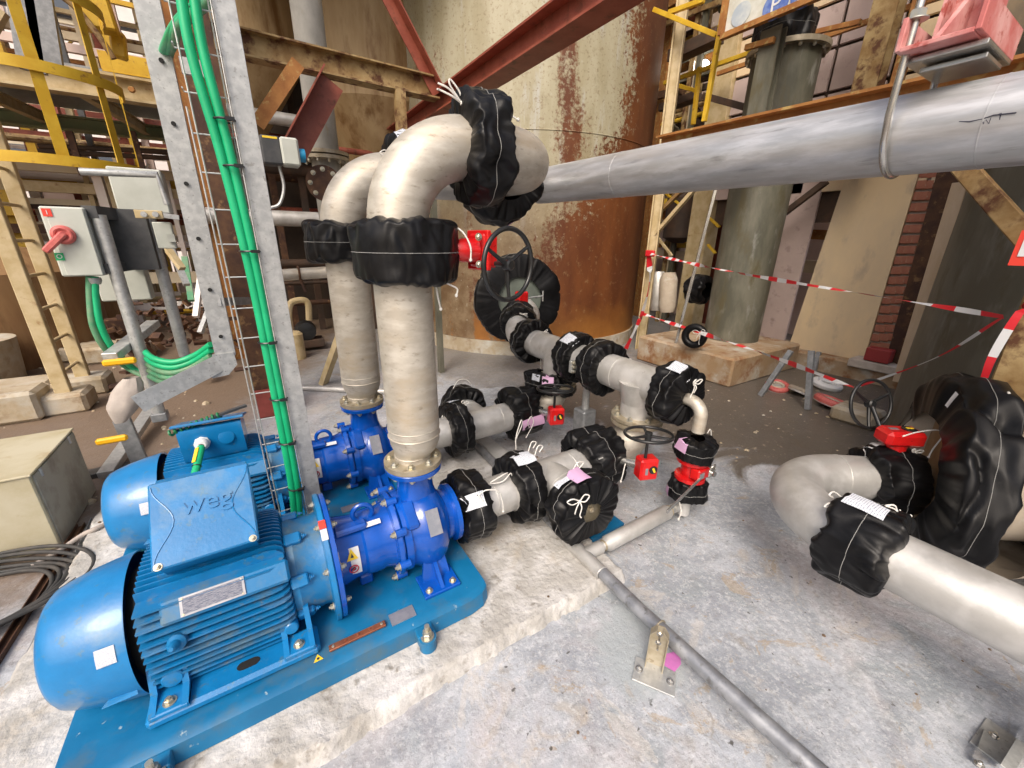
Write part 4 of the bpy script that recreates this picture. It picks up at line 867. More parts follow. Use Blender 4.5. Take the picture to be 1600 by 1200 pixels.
    # drive end housing and big flange
    B('drive_end_housing', MB().lathe(at(-.085), ax, [(0, .165), (.012, .195), (.035, .200), (.05, .192), (.115, .186), (.150, .195)], 64), 'motor_dusty')
    for k in range(8):
        a = 2*PI*(k+.5)/8; d_ = V((0, math.cos(a), math.sin(a))); B('housing_lug', MB().box(at(-.045)+d_*.203, (.06, .045, .026), (ax, ax.cross(d_), d_), .006), 'motor')
        B('housing_screw', MB().hexbolt(at(-.012)+d_*.203, ax, .0075, .008), 'motor')
    B('motor_flange', MB().lathe(at(.050), ax, [(0, .235), (.004, .262), (.020, .263), (.024, .258)], 80), 'motor')
    B('lantern_flange', MB().lathe(at(.0745), ax, [(0, .255), (.002, .259), (.018, .259), (.022, .25), (.024, .2), (.026, .14)], 80), 'pump')
    for k in range(8):
        a = 2*PI*(k+.5)/8; d_ = V((0, math.cos(a), math.sin(a)))
        B('flange_bolt', MB().hexbolt(at(.097)+d_*.215, ax, .0115, .012), 'bolt'); B('flange_bolt', MB().hexbolt(at(.050)+d_*.222, -ax, .0105, .010), 'bolt')
    A = math.radians(66); rows = [[at(.0500+.0246*i/2)+V((0, -math.cos(math.radians(A_)), math.sin(math.radians(A_))))*.2645 for i in range(3)] for A_ in (60, 62, 64, 66, 68)]
    B('red_sticker', MB().quad_grid(rows), 'stickerred'); rows = [[at(.0505+.0236*i/2)+V((0, -math.cos(math.radians(A_)), math.sin(math.radians(A_))))*.2645 for i in range(3)] for A_ in (50, 53, 56, 59.5)]
    B('white_sticker', MB().quad_grid(rows, uv=True), 'printed')
    # lantern
    B('lantern', MB().lathe(at(.095), ax, [(0, .150), (.02, .146), (.07, .136), (.105, .133), (.115, .140), (.17, .142), (.19, .138), (.235, .150)], 64), 'pump')
    for A_ in (38,):
        d_ = V((0, -math.cos(math.radians(A_)), math.sin(math.radians(A_)))); tg = ax.cross(d_)
        for m_, x_, w_, h_, l_ in (('white', .158, .062, .125, .003),):
            q = at(x_-.018)+V((0, -.1395*math.cos(math.radians(14)), .1395*math.sin(math.radians(14))))
            rows = [[at(.118+.060*i/3)+V((0, -math.cos(math.radians(B_)), math.sin(math.radians(B_))))*(.1405+.004*(i > 1)) for i in range(4)] for B_ in range(-12, 40, 6)]
            wl = B('warning_label', MB().quad_grid(rows), 'white')
            def on(xx, ang, rr=.1455): return at(xx)+V((0, -math.cos(math.radians(ang)), math.sin(math.radians(ang))))*rr
            c1, c2 = 25, 1
            B('warning_triangle', MB().prism([on(.148, c1+10, .1462), on(.126, c1-8, .1462), on(.170, c1-8, .1462)], ax.cross(V((0, 0, 1)))*-.0+V((0, -.0012, .0005))), 'alert', wl)
            B('warning_symbol', MB().prism([on(.148, c1+3, .1482), on(.142, c1-4, .1482), on(.154, c1-4, .1482)], V((0, -.0008, .0005))), 'ink', wl)
            nn = V((0, -math.cos(math.radians(c2)), math.sin(math.radians(c2)))); xx_, yy_, _ = frame(nn); c_ = on(.148, c2, .1475)
            B('ban_ring', MB().torus(c_, nn, .017, .0022, 28, 6).bar(c_+(xx_+yy_)*.012, c_-(xx_+yy_)*.012, .004, .0015, nn), 'inkred', wl)
            B('ban_symbol', MB().lathe(c_-nn*.001, nn, [(0, .009), (.0012, .008)], 10), 'ink', wl)
    B('lantern_rib', MB().box(at(.165)+V((0, -.06, .138)), (.13, .05, .03), b=.008), 'pump')
    B('printed_strip', MB().box(at(.235)+V((0, -.073, .137)), (.10, .022, .002), (V((1, 0, 0)), V((0, .86, .5)), V((0, -.5, .86)))), 'white')
    B('lifting_eye', MB().torus(at(.225)+V((0, -.02, .165)), (.1, 1, 0), .040, .010, 32, 10), 'pump')
    B('drain_lug', MB().box(at(.20)+V((0, -.05, -.145)), (.055, .05, .05), b=.006), 'pump')
    # volute
    B('volute_cover', MB().lathe(at(.325), ax, [(0, .150), (.004, .188), (.022, .192), (.028, .188), (.032, .17)], 64), 'pump')
    for k in range(8):
        a = 2*PI*(k+.25)/8; d_ = V((0, math.cos(a), math.sin(a)))
        B('volute_lug', MB().lathe(at(.322)+d_*.192, ax, [(0, .018), (.045, .018)], 14), 'pump'); B('volute_bolt', MB().hexbolt(at(.322)+d_*.194, -ax, .0125, .014), 'bolt')
    B('volute_casing', MB().lathe(at(.355), ax, [(0, .172), (.006, .184), (.035, .186), (.038, .176), (.06, .178), (.085, .198), (.12, .207), (.155, .203), (.19, .184), (.215, .150), (.23, .125), (.262, .118), (.264, .125), (.268, .140), (.29, .140)], 72), 'pump', ang=40)
    B('casing_block', MB().box(at(.405)+V((0, -.10, .13)), (.06, .13, .06), (ax, V((0, .8, .6)), V((0, -.6, .8))), .01), 'pump')
    B('discharge_neck', MB().lathe((.47, yc+.0, ZA+.02), (0, 0, 1), [(0, .125), (.12, .10), (.18, .082), (.24, .078), (.275, .085)], 40), 'pump')
    B('discharge_flange', MB().lathe((.47, yc, .628), (0, 0, 1), [(0, .10), (.002, .124), (.022, .126), (.025, .123)], 56), 'pump')
    d_ = V((.32, -.80, .50)).normalized(); q = at(.475)+d_*.207; xx_, yy_, _ = frame(d_, (1, -.1, 0))
    a_ = 26
    an2 = math.radians(33); dn2 = V((0, -math.cos(an2), math.sin(an2))); dt2 = V((0, math.sin(an2), math.cos(an2)))
    B('pump_plate', MB().box(at(.488)+dn2*.2085, (.058, .112, .003), (V((.99, 0, 0))-dn2*.0, dt2, dn2)), 'plate_grey')
    # volute foot
    for s_ in (-1,):
        B('pump_foot', MB().box((.475, yc+s_*.215, zp+.008), (.165, .135, .016), b=.003).prism([V((.47, yc+s_*.27, zp+.016)), V((.47, yc+s_*.12, zp+.016)), V((.47, yc+s_*.12, zp+.10)), V((.47, yc+s_*.18, zp+.09))], (.016, 0, 0)).prism([V((.41, yc+s_*.20, zp+.016)), V((.54, yc+s_*.20, zp+.016)), V((.53, yc+s_*.17, zp+.10)), V((.43, yc+s_*.17, zp+.10))], (0, .014, 0)), 'pump')
        for x in (.42, .53): B('foot_bolt', MB().hexbolt((x, yc+s_*.255, zp+.016), (0, 0, 1), .011, .010), 'bolt')
    B('pump_foot', MB().box((.475, yc+.215, zp+.008), (.165, .135, .016), b=.003).box((.475, yc+.16, zp+.05), (.12, .02, .09)), 'pump')
    if near:
        cb = B('earth_bar', MB().bar((.005, yc-.305, zp+.008), (.215, yc-.305, zp+.008), .026, .010, (0, 0, 1), .002), 'copper')
        for k in range(5): B('bar_screw', MB().lathe((.02+.045*k, yc-.305, zp+.013), (0, 0, 1), [(0, .006 if k in (0, 4) else .004), (.004, .004)], 10), 'bolt' if k in (0, 4) else 'copper', cb)
    B('frame_plate', MB().box((.285, yc-.30, zp+.002), (.10, .058, .003)), 'plate_grey')
    if near:
        c_ = V((-.035, yc-.315, zp+.001)); B('warning_triangle', MB().prism([c_+V((-.016, -.012, 0)), c_+V((.016, -.012, 0)), c_+V((0, .016, 0))], (0, 0, .001)), 'alert')
        B('warning_symbol', MB().lathe(c_+V((0, -.003, .001)), (0, 0, 1), [(0, .005), (.001, .005)], 8), 'ink')
    # terminal box
    xa, xb = (-.42, -.135)
    if near:
        P = [(-.155, .285), (-.160, .300), (.050, .478), (.09, .475), (.12, .45), (.14, .22), (-.10, .22)]
        tb = B('terminal_box', MB().prism([V((xa+.012, yc+y, ZA+z)) for y, z in P], (xb-xa-.024, 0, 0)), 'motor')
        e1, e2 = V((0, -.172, .292)), V((0, .048, .480)); dv = (e2-e1); L_ = dv.length; dv.normalize(); nn = V((1, 0, 0)).cross(dv); mid_ = V(((xa+xb)/2, yc, ZA))+(e1+e2)/2
        lid = B('box_lid', MB().box(mid_+nn*.010, (xb-xa, L_, .016), (V((1, 0, 0)), dv, nn), .006), 'motor', tb)
        w_ = text_mb('weg', .088, mid_+nn*.0195+dv*.035+V((.012, 0, 0)), (1, 0, 0), dv, .006, .001); B('raised_lettering', w_, 'motor', tb)
        for s_ in (-1, 1):
            pts = [mid_+nn*.0185+V((s_*(.135-.055*math.sin(PI*k/14)**2), 0, 0))+dv*(-.13+.26*k/14) for k in range(15)]
            B('lid_moulding', MB().tube(pts, .0022, 6), 'motor', tb)
            B('lid_screw', MB().hexbolt(mid_+nn*.018+V((s_*.125, 0, 0))-dv*.135, nn, .008, .006), 'bolt', tb)
    else:
        P = [(-.11, .245), (-.125, .375), (-.12, .395), (-.09, .40), (.10, .33), (.12, .22), (-.10, .22)]
        tb = B('terminal_box', MB().prism([V((xa+.012, yc+y, ZA+z)) for y, z in P], (xb-xa-.024, 0, 0)), 'motor')
        B('box_lid', MB().box(V(((xa+xb)/2, yc+.0, ZA+.385)), (xb-xa+.01, .27, .014), (V((1, 0, 0)), V((0, .95, -.30)), V((0, .30, .95))), .005), 'motor', tb)
        g = V((xa+.10, yc-.118, ZA+.318)); nd_ = V((0, -1, .12)).normalized()
        B('knockout', MB().lathe(V((xb-.085, yc-.122, ZA+.325)), nd_, [(0, .034), (.003, .034), (.004, .030)], 30), 'motor', tb)
        B('cable_gland', MB().lathe(g-nd_*.002, nd_, [(0, .034), (.012, .034), (.013, .028), (.020, .028)], 8).lathe(g+nd_*.018, nd_, [(0, .030), (.014, .030), (.026, .024), (.030, .018)], 24), 'white', tb)
    return t, (g if not near else None)
YA, YB = 1.575, 2.42
pump_set(YA, True)
tB, gland = pump_set(YB, False)
tB.location.x -= .035; gland = gland-V((.035, 0, 0))
# cable from gland
cp = spline([gland+V((0, -.01, 0)), gland+V((-.005, -.06, -.012)), gland+V((-.035, -.20, -.09)), gland+V((-.08, -.36, -.22)), gland+V((-.10, -.42, -.36))])
t = thing('power_cable', 'green power cable dropping from the far motor gland behind the near terminal box', 'cable', gland)
build('cable_sheath', MB().tube(cp, .0165, 14), 'green', t)
for q in (6, 13): c_ = cp[q]; build('cable_tie', MB().torus(c_, cp[q+1]-cp[q-1], .0172, .0025, 20, 6), 'rubber', t)
build('cable_tag', MB().bar(cp[7]+V((-.012, -.012, .012)), cp[12]+V((-.012, -.012, .012)), .018, .003, (-.5, -.6, .6)), 'alert', t)
# green spiral wrap on far box
a, b = V((-.47, YB-.12, ZA+.395)), V((-.26, YB-.05, ZA+.425))
pts = [a+(b-a)*(k/90)+(V((0, 0, 1))*math.sin(k*.7)+V((.3, .9, 0))*math.cos(k*.7))*.012 for k in range(91)]
build('spiral_wrap', MB().tube(pts, .006, 6), mat('dark_green_wrap', (.01, .16, .06), rough=.45), label='coiled dark green wrap lying on the far terminal box', cat='cable wrap')
build('frayed_sleeve', MB().bar(V((-.30, YB-.06, ZA+.42)), V((-.15, YB-.02, ZA+.44)), .025, .012), 'greyblack', label='black frayed sleeve on top of the far terminal box', cat='sleeve')

# ------------------------------------------------------------------ risers
RP = .11
def riser(yc, x, near):
    w_ = 'near' if near else 'far'
    t = thing('discharge_riser', ('thick sandblasted steel riser standing on the near pump' if near else 'sandblasted steel riser standing on the far pump, partly hidden'), 'pipe', (x, yc, .656), 'discharge risers')
    fx = .47 if near else .435
    fl = build('flange', MB().lathe((fx, yc, .6555), (0, 0, 1), [(0, .118), (.001, .126), (.024, .126), (.026, .122), (.027, .085)], 64), 'flange', t)
    for k in range(8):
        a = 2*PI*(k+.5)/8; p = V((fx+.102*math.cos(a), yc+.102*math.sin(a), 0)); build('flange_bolt', MB().hexbolt(p+V((0, 0, .682)), (0, 0, 1), .013, .012), 'bolt', t); build('flange_bolt', MB().hexbolt(p+V((0, 0, .627)), (0, 0, -1), .013, .012), 'bolt', t)
    dx = x-fx
    build('reducer', MB().tube([V((fx, yc, .681)), V((fx, yc, .70)), V((fx+dx*.15, yc, .715)), V((fx+dx*.5, yc, .745)), V((x, yc, .78)), V((x, yc, .80))], [.079, .076, .082, .100, .109, RP], 48), 'steel', t)
    build('weld_seam', MB().torus((x, yc, .80), (0, 0, 1), RP, .0035, 60, 6).torus((x, yc, .835), (0, 0, 1), RP, .002, 60, 6).torus((fx, yc, .702), (0, 0, 1), .077, .003, 48, 6), 'steel', t)
    pts = [V((x, yc, .80)), V((x, yc, 1.2)), V((x, yc, 1.645))]+arc((x+.285, yc, 1.645), (-1, 0, 0), (0, 0, 1), .285, 0, 90, 22)[1:]
    build('pipe_barrel', MB().tube(pts, RP, 56), 'steel', t)
    if near:
        e = [V((x+.285, yc, 1.93)), V((x+.39, yc, 1.93))]+arc((x+.39, yc+.305, 1.93), (0, -1, 0), (1, 0, 0), .305, 0, 90, 20)[1:]+[V((x+.695, 2.31, 1.93))]
        build('cross_over', MB().tube(e, RP, 56), 'steel', t)
        build('branch_tee', MB().cyl((x+.695, 2.2, 1.93), (x+.695, 2.35, 1.93), RP+.004, n=40), 'steel_grey', t)
    else:
        build('cross_over', MB().tube([V((x+.285, yc, 1.93)), V((1.62, yc, 1.95))], RP, 48), 'steel_grey', t)
    return t
riser(YA, .485, True); riser(YB, .445, False)
# overhead header
A_, B_ = V((1.78, 2.50, 1.962)), V((1.742, -1.4, 1.880))
t = thing('overhead_pipe', 'long bluish steel pipe running overhead from the elbows to the right edge', 'pipe', (1.76, .8, 1.94))
build('pipe_barrel', MB().tube([A_, (A_*3+B_)/4, (A_+B_)/2, B_], RP, 72), 'header', t)
for f_ in (.20, .545):
    c_ = A_+(B_-A_)*f_; build('weld_seam', MB().torus(c_, B_-A_, RP-.0008, .0022, 72, 6), 'header', t)
p = GX(1500, 190, 1.76-.10)
def hp(px, py, L_=.0032):    # point on the near surface of the header
    d = _ray(px, py); lo, hi = 0., 5.
    k = 0.
    while k < .01:
        P = CAM+d*k; ax_d = V((P.x-(A_.x+(B_.x-A_.x)*((A_.y-P.y)/(A_.y-B_.y))), 0, P.z-(A_.z+(B_.z-A_.z)*((A_.y-P.y)/(A_.y-B_.y)))))
        if ax_d.length < RP+.0022: return P
        k += .000004
    return P
for seg in ([(1497, 190), (1515, 190), (1535, 186), (1552, 180), (1570, 178), (1588, 176)], [(1535, 186), (1537, 194), (1541, 187), (1545, 193), (1549, 183)], [(1556, 180), (1564, 177), (1562, 187)]):
    build('marker_scribble', MB().tube([hp(*q) for q in seg], .0016, 5), 'ink', t)
# covers on risers
c1, s1 = cover('big black vinyl cover wrapped round the near riser below its elbow', (.485, YA, 1.558), (0, 0, 1), .225, RP+.004, .196, 1, e=.10, ref=(0, 1, 0), off=lambda a, q: V((.035, 0, 0))*max(0, math.sin(a)) if 0 else V((.018, 0, 0)))
cord(c1, [V((.655, YA-.10, 1.655)), V((.69, YA-.12, 1.63)), V((.715, YA-.13, 1.58)), V((.715, YA-.13, 1.53))]); cord(c1, [V((.60, YA-.12, 1.455)), V((.63, YA-.13, 1.44)), V((.655, YA-.13, 1.425)), V((.65, YA-.13, 1.40))]); cord(c1, [V((.575, YA-.11, 1.46)), V((.58, YA-.115, 1.40)), V((.59, YA-.115, 1.35))])
c2, s2 = cover('black vinyl cover round the far riser, left of the near one', (.44, YB, 1.585), (0, 0, 1), .205, RP+.004, .19, 2, e=.12)
c3, s3 = cover('large upright black cover on the near riser elbow outlet', (.822, YA, 1.93), (1, -.06, .03), .165, RP+.004, .199, 3, e=.14, amp=1.25)
bow(c3, (.735, YA-.05, 2.055), (-.5, -.6, .6), (-.6, .2, .9), (-1, 0, .3), .045)
cord(c3, [V((.91, YA-.03, 2.045)), V((.935, YA-.05, 2.055)), V((.965, YA-.06, 2.042))]); 
c4, s4 = cover('black cover on the crossover pipe hanging behind the near elbow', (1.18, 2.04, 1.915), (0, 1, 0), .24, RP+.004, .215, 4, e=.12, amp=1.2)
patch(c4, s4, -118, -100, .35, .6, 'lilac', 'lilac_patch')
c5, s5 = cover('black cover on the far riser elbow, mostly behind the near elbow', (.80, YB, 1.935), (1, 0, 0), .18, RP+.004, .20, 5, e=.14)
bow(c5, (.70, YB-.08, 2.02), (-.4, -.7, .6), (-.8, 0, -.3), (-.3, 0, -1), .03)
patch(c5, s5, 100, 140, .25, .72, 'printed')

# ------------------------------------------------------------------ valves
def handwheel(t, c, axis, R, spokes=3, rim=.010, a0=0., cat=False):
    x, y, z = frame(axis); c = V(c)
    wl = build('handwheel', MB().torus(c, z, R, rim, 64, 12), 'rubber', t)
    build('hub', MB().lathe(c-z*.02, z, [(0, .020), (.03, .022), (.035, .015)], 20), 'rubber', wl)
    for k in range(spokes):
        a = a0+2*PI*k/spokes; d = x*math.cos(a)+y*math.sin(a); build('spoke', MB().tube([c+d*.015-z*.008, c+d*R*.6-z*.006, c+d*R], [.010, .008, .007], 8), 'rubber', wl)
    return wl
def gearbox(t, c, ax, size=(.085, .10, .12), face=None):
    g = build('gear_housing', MB().box(c, size, ax, .012), 'red', t); X, Y, Z = ax
    f = V(c)+(-Y)*(size[1]/2)
    build('dial', MB().lathe(f-Y*-.0, -Y, [(0, .027), (.006, .027), (.008, .02)], 20), 'rubber', g) if 0 else None
    build('dial', MB().lathe(f+X*.018+Z*.006, -Y, [(0, .024), (.006, .024), (.008, .019)], 20), 'rubber', g)
    build('dial_arrow', MB().bar(f+X*.026+Z*-.008-Y*.0085, f+X*.012+Z*.020-Y*.0085, .012, .002, -Y), 'alert', g)
    build('data_plate', MB().box(f-X*.020-Y*.001+Z*-.004, (.016, .002, .042), ax), 'plate_grey', g)
    return g
# near riser valve: gearbox to the right of the cover, wheel in front
G1 = V((.80, 1.50, 1.565))
t = thing('riser_valve_gear', 'red gearbox and black handwheel beside the near riser cover', 'valve gear', G1)
axg = (V((.97, .2, 0)).normalized(), V((-.2, .97, 0)).normalized(), V((0, 0, 1)))
build('gear_housing', MB().box(G1, (.075, .10, .13), axg, .01).lathe(G1-V((.125, 0, 0)), (1, 0, 0), [(0, .035), (.03, .045), (.09, .045)], 20).box(G1+V((-.02, 0, 0)), (.02, .13, .15), axg, .004), 'red', t)
build('mounting_bolt', MB().hexbolt(G1+V((-.05, -.055, -.05)), (0, -1, 0), .010, .010), 'bolt', t); build('mounting_bolt', MB().hexbolt(G1+V((-.05, -.055, .05)), (0, -1, 0), .010, .010), 'bolt', t)
W1 = GY(795, 414, 1.36)
build('wheel_shaft', MB().cyl(V((G1.x+.03, G1.y-.04, W1.z)), W1, .010, n=12), 'rubber', t)
handwheel(t, W1, (.25, -.95, .0), .131, 3, .0095, .55)

# ------------------------------------------------------------------ suction lines
XH, ZH = 1.95, .785
def suction(yc, near):
    s_ = -1 if near else 1
    w_ = 'near' if near else 'far'
    t = thing('suction_line', ('grey steel suction line from the near pump up to the horizontal header' if near else 'grey steel suction line from the far pump with its blind end pointing away'), 'pipe', (1.2, yc, ZA), 'suction lines')
    z = ZA-.005
    build('spool', MB().tube([V((.68, yc, z)), V((.72, yc, z)), V((.80, yc, z)), V((1.0, yc, z))], [.085, .09, RP*.92, RP*.96], 48), 'steel_grey', t)
    build('weld_seam', MB().torus((.865, yc, z), (1, 0, 0), RP*.945, .002, 48, 6), 'steel_grey', t)
    build('tee', MB().cyl((.98, yc, z), (1.52, yc, z), RP, n=48).cyl((1.245, yc, z), (1.245, yc+s_*.29, z), RP, n=48), 'steel_grey', t)
    for xw in (1.11, 1.395): build('weld_seam', MB().torus((xw, yc, z), (1, 0, 0), RP, .0025, 48, 6), 'steel_grey', t)
    build('weld_seam', MB().torus((1.245, yc+s_*.15, z), (0, 1, 0), RP, .0025, 48, 6), 'steel_grey', t)
    bd = build('blind_flange', MB().cyl((1.245, yc+s_*.29, z), (1.245, yc+s_*.335, z), .165, n=48), 'flange', t)
    el = [V((1.70, yc, z))]+arc((1.745, yc, z+.205), (0, 0, -1), (1, 0, 0), .205, 0, 90, 14)+[V((XH, yc, ZH-.2))]
    build('elbow', MB().tube(el, RP, 48), 'steel', t)
    for dz in (-.028, .004): build('flange', MB().lathe((XH, yc, .535+dz), (0, 0, 1), [(0, .158), (.002, .162), (.022, .162), (.024, .158)], 56), 'flange', t)
    for k in range(8):
        a = 2*PI*(k+.5)/8; p = V((XH+.138*math.cos(a), yc+.138*math.sin(a), .563)); build('flange_bolt', MB().hexbolt(p, (0, 0, 1), .014, .018), 'bolt', t)
    build('tee_leg', MB().tube([V((XH, yc, .56)), V((XH, yc, .62)), V((XH, yc, ZH))], [RP, RP, RP], 48), 'steel_grey', t)
    # covers
    ca, sa = cover(f'black vinyl cover at the {w_} pump suction mouth', (.735, yc, z), (1, 0, 0), .17, .10, .172, 11 if near else 12, e=.10, amp=1.3, rin2=.105)
    cb, sb = cover(f'round black cover on the {w_} suction spool left of its tee', (1.05, yc, z), (1, 0, 0), .15, RP+.003, .192, 13 if near else 14, e=.12, amp=1.1)
    cc_, sc = cover(f'round black cover over the blind end of the {w_} suction tee', (1.245, yc+s_*.30, z), (0, s_, 0), .15, RP+.003, .192, 15 if near else 16, e=.10, rin2=.055, amp=1.35)
    cv, sv = cover(f'slanting black cover over the {w_} suction butterfly valve', (1.60, yc, z+.02), V((1, 0, .08)), .25, RP+.003, .19, 17 if near else 18, e=.10, amp=1.6)
    g = thing('suction_valve_gear', f'red gearbox with black handwheel above it on the {w_} suction line', 'valve gear', (1.70, yc-.26, .38), 'red suction valve gears')
    gc = V((1.735, yc-.285, .385)); X = V((1, 0, 0)); 
    axg = (V((.93, -.36, 0)).normalized(), V((.36, .93, 0)).normalized(), V((0, 0, 1)))
    gearbox(g, gc, axg, (.112, .085, .135))
    build('valve_neck', MB().cyl(gc, gc+V((-.05, .14, -.01)), .026, n=16), 'stain', g)
    wc = gc+V((-.02, .0, .215)); build('wheel_shaft', MB().cyl(gc+V((-.02, 0, .05)), wc, .009, n=12).cyl(wc-V((0, 0, .05)), wc, .018, n=14), 'rubber', g)
    handwheel(g, wc, (.05, .1, 1), .128, 3, .009, .4)
    return (ca, sa), (cb, sb), (cc_, sc), (cv, sv)
(ca, sa), (cb, sb), (cc_, sc), (cv, sv) = suction(YA, True)
# labels and cords, near line
def surf_at(s, px, py, axis_pt=None):   # nearest surface sample in direction of given image point
    best = None; d = _ray(px, py).normalized()
    for i in range(120):
        for j in range(25):
            P = s(2*PI*i/120, j/24, .0); q = P-CAM; k = q.dot(d); e_ = (q-d*k).length
            sc_ = e_*6+k*.35
            if best is None or sc_ < best[0]: best = (sc_, i*3, j/24, P)
    return best[1], best[2], best[3]
def stick(th, s, px, py, da, dv, m, name='paper_label', skew=0.):
    a, v, P = surf_at(s, px, py); return patch(th, s, a-da/2, a+da/2, max(.02, v-dv/2), min(.98, v+dv/2), m, name, skew=skew)
stick(ca, sa, 736, 785, 24, .42, 'printed'); stick(cb, sb, 820, 715, 26, .42, 'printed')
stick(cc_, sc, 870, 740, 24, .35, 'printed'); stick(cc_, sc, 903, 742, 26, .36, 'lilac', 'lilac_patch')
stick(cv, sv, 940, 715, 2, .05, 'seam', 'stitch_tab')
dC = (CAM-V((1.245, YA-.37, ZA))).normalized()
bow(cc_, sc(math.radians(surf_at(sc, 890, 770)[0]), .9, .006), dC, (-.8, .3, 0), (0, 0, -1), .042)
build('centre_bolt', MB().hexbolt((1.262, YA-.336, ZA-.01), (0, -1, 0), .017, .016), 'flange', cc_)
P_ = lambda s, px, py, l=.006: s(math.radians(surf_at(s, px, py)[0]), surf_at(s, px, py)[1], l)
q = P_(sa, 745, 775); cord(ca, [q, q+V((.03, -.02, .03)), q+V((.09, -.03, .01)), q+V((.115, -.03, -.06)), q+V((.12, -.03, -.12))]); cord(ca, [q, q+V((.02, -.02, -.04)), q+V((.035, -.02, -.08)), q+V((.01, -.02, -.06))])
q = P_(sa, 697, 800); cord(ca, [q, q+V((.0, -.02, -.06)), q+V((-.0, -.02, -.14)), q+V((-.01, -.02, -.20))])
q = P_(sb, 790, 745); cord(cb, [q+V((-.02, -.02, .03)), q+V((-.05, -.03, .035)), q+V((-.13, -.03, .01)), q+V((-.06, -.035, .0)), q+V((0, -.02, .02)), q+V((.0, -.03, -.03)), q+V((-.02, -.03, -.06))])
for (px, py) in ((825, 700), (838, 712)):
    q = P_(sb, px, py); cord(cb, [q, q+V((.02, 0, .05)), q+V((.05, 0, .04)), q+V((.03, 0, .01))], knot=False)
q = P_(sb, 808, 700); cord(cb, [q, q+V((.0, .0, .08)), q+V((.03, .0, .17)), q+V((.05, .02, .13)), q+V((.02, .03, .05))], .0028)
q = P_(sc, 895, 735); cord(cc_, [q, q+V((.02, -.01, .04)), q+V((.06, -.01, .03)), q+V((.03, -.01, .0))], knot=False)
q = P_(sv, 995, 720); cord(cv, [q, q+V((-.04, -.02, -.03)), q+V((-.06, -.03, -.08)), q+V((-.07, -.03, -.12))])
q = P_(sv, 952, 760); cord(cv, [q, q+V((.0, -.03, .03)), q+V((-.0, -.03, -.03)), q+V((.01, -.03, -.05))])
(ca2, sa2), (cb2, sb2), (cc2, sc2), (cv2, sv2) = suction(YB, False)
stick(cb2, sb2, 707, 625, 26, .3, 'printed')
q = P_(sb2, 725, 630); bow(cb2, q, (0, -1, .3), (1, 0, 0), (0, 0, -1), .022); q = P_(sb2, 692, 650); cord(cb2, [q, q+V((-.02, 0, -.04)), q+V((-.03, 0, -.1))])
q = P_(sc2, 708, 608); cord(cc2, [q, q+V((.05, 0, .06)), q+V((.12, 0, .05)), q+V((.16, 0, .0))], knot=False)
stick(cv2, sv2, 833, 660, 24, .4, 'lilac', 'lilac_patch')
q = P_(sv2, 826, 668); cord(cv2, [q, q+V((-.03, -.02, .06)), q+V((-.0, -.02, .1)), q+V((.02, -.02, .04)), q+V((-.04, -.02, -.06))], .003)
# suction header
t = thing('suction_header', 'grey steel header along which the round black covers sit, leading to the tank', 'pipe', (XH, 2.2, ZH))
hd = [V((XH, 1.30, ZH)), V((XH, 2.0, ZH)), V((XH, 2.85, ZH))]
build('pipe_barrel', MB().tube(hd, RP, 56), 'steel_grey', t)
build('tee_collar', MB().tube([V((XH, YA, ZH-.14)), V((XH, YA, ZH-.07)), V((XH, YA, ZH))], [RP, RP+.012, RP+.03], 48), 'steel_grey', t)
e2 = arc((XH+.22, 2.85, ZH), (-1, 0, 0), (0, 1, 0), .22, 0, 62, 10); dlast = (e2[-1]-e2[-2]).normalized()
RC = GY(820, 474, 3.62)   # ring centre on the tank side
build('elbow', MB().tube(spline([V((XH, 2.84, ZH)), V((XH+.01, 3.0, ZH+.01)), V((XH+.10, 3.16, ZH+.06)), V((RC.x-.06, RC.y-.18, RC.z-.10)), V((RC.x, RC.y+.1, RC.z))]), RP, 48), 'steel_grey', t)
for yw in (1.42, 1.75, 2.30, 2.66): build('weld_seam', MB().torus((XH, yw, ZH), (0, 1, 0), RP, .0025, 48, 6), 'steel_grey', t)
for k in range(3): 
    p = V((XH-.13, 2.075+.0, ZH-.02+.03*k-.03)); build('coupling_bolt', MB().hexbolt(p, (-.3, -1, 0), .014, .02), 'bolt', t)
build('coupling_lug', MB().box((XH-.125, 2.09, ZH-.02), (.05, .03, .09), b=.006), 'galv', t)
h1, sh1 = cover('round black cover on the near end of the suction header', (XH, 1.325, ZH), (0, -1, 0), .17, RP+.003, .178, 21, e=.12, rin2=.05, amp=1.2)
h2, sh2 = cover('round black cover right of the coupling on the suction header', (XH, 1.93, ZH), (0, 1, 0), .16, RP+.003, .185, 22, e=.12)
h3, sh3 = cover('round black cover left of the coupling on the suction header', (XH, 2.21, ZH), (0, 1, 0), .15, RP+.003, .185, 23, e=.12)
h4, sh4 = cover('round black cover nearest the tank on the suction header', (XH, 2.80, ZH), (0, 1, 0), .15, RP+.003, .185, 24, e=.12)
h5, sh5 = cover('small black cover over the valve in front of the tank ring', (XH+.14, 3.22, ZH+.10), V((.5, .8, .3)), .2, RP+.003, .175, 25, e=.12)
h6, sh6 = cover('low slumped black cover under the header beside its lilac label', (XH-.02, 2.46, ZH-.27), V((.1, .1, 1)), .16, RP+.003, .20, 26, e=.08, amp=1.5)
stick(h1, sh1, 1068, 577, 26, .5, 'printed'); q = P_(sh1, 1083, 600); bow(h1, q, (0, -1, .2), (1, .1, .1), (-.3, 0, -1), .036)
stick(h3, sh3, 893, 532, 30, .5, 'printed'); q = P_(sh3, 922, 540); bow(h3, q, (0, -1, .5), (1, .1, .1), (-.6, 0, -.6), .03)
q = P_(sh2, 975, 565); bow(h2, q, (0, -1, .5), (1, .1, 0), (.6, 0, -.3), .026); q = P_(sh4, 850, 520); bow(h4, q, (0, -1, .5), (.6, .1, .3), (.6, 0, -.3), .024)
